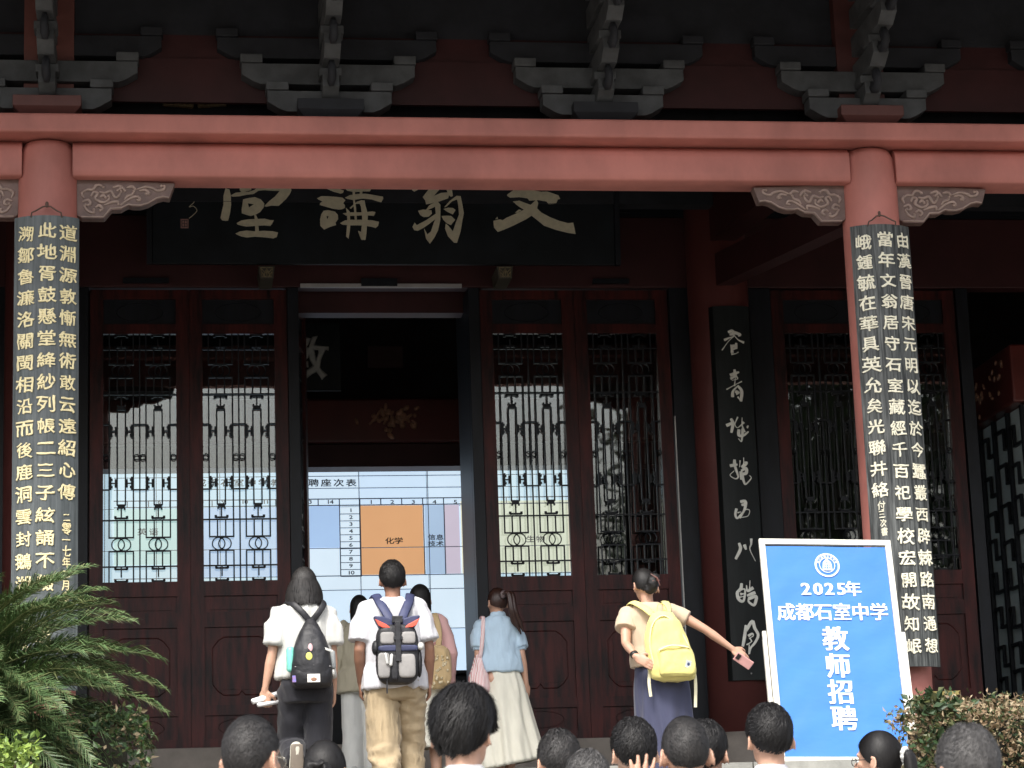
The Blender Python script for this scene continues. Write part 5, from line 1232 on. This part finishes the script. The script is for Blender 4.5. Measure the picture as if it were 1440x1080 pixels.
b = MB(); wl = Vector(P['wrL']); el = Vector(P['elL']); dd = (wl-el).normalized()
b.tube([wf(wl-dd*.035), wf(wl-dd*.012)], [.031, .030], 16, flat=[.029, .028], round_ends=False); b.build('watch', mat('black_strap', (.015, .015, .015), .4), t, smooth=True)
bp = bagobj('backpack', 'pale yellow canvas backpack with a front pocket and dangling straps', 'backpack', t)
YL = cloth('yellow_canvas', (.74, .66, .23), bump=.014, bscale=9, var=.07, stretch=(1, 1, .8))
b = MB(); prof = [(.885, .115, .05), (.905, .148, .075), (.96, .162, .088), (1.08, .160, .088), (1.20, .140, .082), (1.29, .108, .070), (1.345, .072, .05), (1.365, .03, .025)]
b.loft([[Vector((.045+rx*math.copysign(abs(math.cos(a))**.75, math.cos(a)), -.205+ry*math.copysign(abs(math.sin(a))**.75, math.sin(a)), z)) for a in [2*math.pi*k/32 for k in range(32)]] for z, rx, ry in prof])
warp_mb(b, wf); link('pack', fuse(b, .007, 2, .6, (8, 5, .012, 4)), YL, bp)
b = MB(); b.loft([[Vector((.065+.128*k_*math.copysign(abs(math.cos(a))**.6, math.cos(a)), -.275+.048*k2*math.copysign(abs(math.sin(a))**.7, math.sin(a)), z)) for a in [2*math.pi*k/30 for k in range(30)]] for z, k_, k2 in ((.905, .8, .6), (.925, .95, 1), (1.0, 1.0, 1.1), (1.07, .93, 1.0), (1.105, .8, .75), (1.115, .7, .5))])
warp_mb(b, wf); link('pocket', fuse(b, .006, 2, .6, (8, 7, .010, 6)), YL, bp)
b = MB(); b.tube([wf(p) for p in spline([(-.045, -.322, 1.085), (.02, -.335, 1.110), (.08, -.337, 1.112), (.165, -.312, 1.10)], 5)], .007, 6); b.tube([wf(p) for p in spline([(-.09, -.262, 1.0), (-.095, -.272, 1.12), (-.06, -.28, 1.25), (0, -.275, 1.315), (.06, -.275, 1.32), (.13, -.262, 1.24), (.178, -.262, 1.12)], 5)], .006, 6); b.build('seam_piping', mat('pale_yellow_piping', (.86, .80, .42), .8), bp, smooth=True)
for s in (-1, 1):
    b = MB(); ribbon(b, [(.03+s*.05, -.205, 1.345), (.02+s*.085, -.15, 1.405), (s*.12, -.03, 1.455), (s*.135, .09, 1.38), (s*.15, .12, 1.2)], .058, .014, (1, 0, 0), wf); b.build('strap', YL, bp, smooth=True)
    b = MB(); x = -.115 if s < 0 else .195; ribbon(b, [(x, -.20, .97), (x+s*.008, -.205, .87), (x+s*.0, -.20, .78 if s < 0 else .70)], .022, .005, (1, 0, 0), wf); b.build('loose_webbing', mat('cream_webbing', (.72, .68, .48)), bp)
b = MB(); ribbon(b, [(.01, -.215, 1.36), (.03, -.215, 1.415), (.07, -.215, 1.41), (.085, -.215, 1.36)], .018, .006, (0, 1, 0), wf); b.build('grab_loop', YL, bp)
b = MB(); b.box(-.020, .020, -.004, .004, -.026, .026); lb = b.build('tag', mat('grey_blue_tag', (.42, .45, .47)), bp, loc=wf((.138, -.3225, .985)), rot=(0, .25, .12)); disc('tag_print', mat('navy_ink', (.03, .04, .10)), lb, 0, -.004, 0, .010, .012, th=.002)
ph = bagobj('phone', 'pink-cased phone gripped in the outstretched hand', 'phone', t)
pc = wf(Vector(P['wrR'])+Vector((.055, -.02, -.085)))
b = MB(); b.box(-.068, .068, -.005, .005, -.034, .034); ob = b.build('case', mat('pink_case', (.62, .34, .32), .35), ph, loc=pc, rot=(.5, .62, 0), bevel=.006)
b = MB(); b.box(-.060, -.032, -.010, -.0055, -.015, .026); b.build('camera_bump', DSHOE, ob, bevel=.003)

# ---------- the audience in the forecourt, seen from behind
GZ = .255
AG = 'spectators standing in the forecourt'
def spect(label, px, py, s, yaw, hst, hm_, top, hyaw=0, fem=False, skin=SKIN, J=None, collar=None, hseed=0, nl=2600, hpit=0, htil=0, top_kw=None, hl=0, vox=.006):
    # distance from the apparent size: s pixels per metre
    d = _F + _R*((px-720)/FPX) - _U*((py-540)/FPX); p = CAM+d*(FPX/s)
    Jx = dict(hyaw=hyaw, hpit=hpit, htil=htil); Jx.update(J or {})
    t, P, wf = person(label, (p.x, p.y, GZ), p.z-GZ, yaw, Jx, fem, skin, hst, hm_, group=AG, hseed=hseed, nl=nl, hl=hl, vox=vox)
    kw = dict(frac=.8, wr=(6, 3, .008, hseed), collar=collar, vox=.009); kw.update(top_kw or {})
    link('shirt', top_mesh(P, fem, wf, .86, .026, **kw), top, t)
    link('trousers', trouser_mesh(P, wf, wr=(8, 8, .006, 2)), BT, t)
    return t, P, wf
def glasses(t, P, wf, m=None):
    hm = headmat(P); b = MB()
    for s in (-1, 1):
        b.tube([wf(hm @ Vector((s*.033+.024*math.cos(a), .106, .092+.018*math.sin(a)))) for a in [2*math.pi*k/16 for k in range(17)]], .0018, 5)
        b.tube([wf(hm @ Vector(q)) for q in ((s*.058, .104, .098), (s*.078, .05, .100), (s*.082, -.005, .102))], .002, 5)
    b.tube([wf(hm @ Vector(q)) for q in ((-.01, .108, .095), (.01, .108, .095))], .0018, 5); b.build('glasses', m or mat('steel_rim', (.5, .48, .40), .25, metal=.8), t, smooth=True)
spa = cloth('white_shirt_cotton', (.53, .53, .53), bump=.014, bscale=10)
a1 = spect('close-cropped man in glasses, left foreground below the climbing woman', 352, 1004, 505, 0, 'buzz', HAIRS, cloth('grey_tee', (.25, .25, .26)), -32, hseed=11, nl=3500); glasses(*a1)
t, P, wf = spect('girl with dark hair looped in a low bun at the foot of the stairs', 456, 1040, 330, -8, 'tied', HAIR, cloth('dark_tee', (.03, .03, .035)), -10, True, hseed=12)
hm = headmat(P); b = MB()
for k in range(5): a = k*1.256; b.tube([hm @ Vector(q) for q in ((0, -.085, .09), (.045*math.cos(a), -.125, .09+.045*math.sin(a)), (.06*math.cos(a+.7), -.12, .085+.055*math.sin(a+.7)), (.02*math.cos(a+1), -.10, .07))], [.016, .020, .018, .01], 8)
link('bun', fuse(b, .005, 1, .6, (30, 30, .005, 1)), HAIR, t)
spect('young man with thick mop of black hair and a white collar, centre foreground', 648, 968, 470, 0, 'mop', HAIR, spa, -30, hseed=13, nl=4200, collar='shirt', hpit=-4)
spect('man with a thinning spot on his crown, beside the long cream skirt', 786, 1024, 345, 0, 'thin', HAIRS, cloth('dark_tee', (.03, .03, .035)), 4, hseed=14, nl=2600, hpit=-8)
spect('grey-haired person low in front of the thinning man', 825, 1056, 370, 0, 'crop', HAIRG, cloth('grey_tee', (.25, .25, .26)), 0, hseed=15, nl=3000)
spect('man in pale blue collar with short parted black hair', 889, 1011, 335, 0, 'crop', HAIR, cloth('pale_blue_shirt', (.55, .66, .72)), 6, hseed=16, collar='shirt')
J = dict(shL=(-.18, .0, 1.39), elL=(-.30, .12, 1.21), wrL=(-.150, .06, 1.425), hdL=(.10, .02, 1), nmL=(0, 1, 0), thL=(1, 0, 0), cuL=.12, spL=.22)
spect('man with buzzed hair raising an open hand beside his ear', 961, 1006, 415, 0, 'buzz', HAIRS, cloth('dark_tee', (.03, .03, .035)), 0, J=J, hseed=17, nl=3800, vox=.005)
spect('dark-haired person in a black top mostly behind the buzzed man', 990, 1014, 322, 0, 'crop', HAIR, cloth('dark_tee', (.03, .03, .035)), -25, hseed=18)
t, P, wf = spect('young man in white shirt with a dark shoulder strap in front of the banner', 1079, 991, 330, 0, 'crop', HAIR, cloth('bright_white_cotton', (.54, .54, .565), bump=.016, bscale=9), 4, hseed=19, collar='shirt')
b = MB(); ribbon(b, [(.115, -.10, 1.40), (.125, -.04, 1.445), (.13, .04, 1.44), (.14, .11, 1.36)], .026, .006); ribbon(b, [(.115, -.10, 1.40), (.13, -.15, 1.2), (.14, -.15, 1.0)], .026, .006); b.build('shoulder_strap', NAV, t, smooth=True)
t, P, wf = spect('girl in glasses looking left, ponytail tied with a white scrunchie, before the banner', 1231, 1027, 300, 48, 'tied', HAIR, spa, 0, True, hseed=20, hpit=4)
glasses(t, P, wf, DSHOE); hm = headmat(P)
b = MB()
for k in range(9): a = k*.698; b.ell(hm @ Vector((.026*math.cos(a), -.118, .125+.026*math.sin(a))), (.013, .013, .013), n=8)
link('scrunchie', fuse(b, .004, 1, .7), WS, t)
b = MB(); b.tube(spline([hm @ Vector((0, -.10, .125)), hm @ Vector((0, -.135, .12)), hm @ Vector((0, -.148, .04)), hm @ Vector((0, -.14, -.08)), hm @ Vector((0, -.13, -.16))], 5), [.02]*4+[.034]*10+[.028]*4+[.02, .014, .006], 12, flat=[.015]*4+[.026]*10+[.02]*4+[.014, .01, .004]); link('ponytail', fuse(b, .005, 1, .7, (40, 3, .006, 1)), HAIR, t)
spect('grey-haired person close to the viewer in front of the brown hedge', 1357, 1018, 600, 0, 'thin', HAIRG, cloth('grey_tee', (.25, .25, .26)), 6, hseed=21, nl=4200)
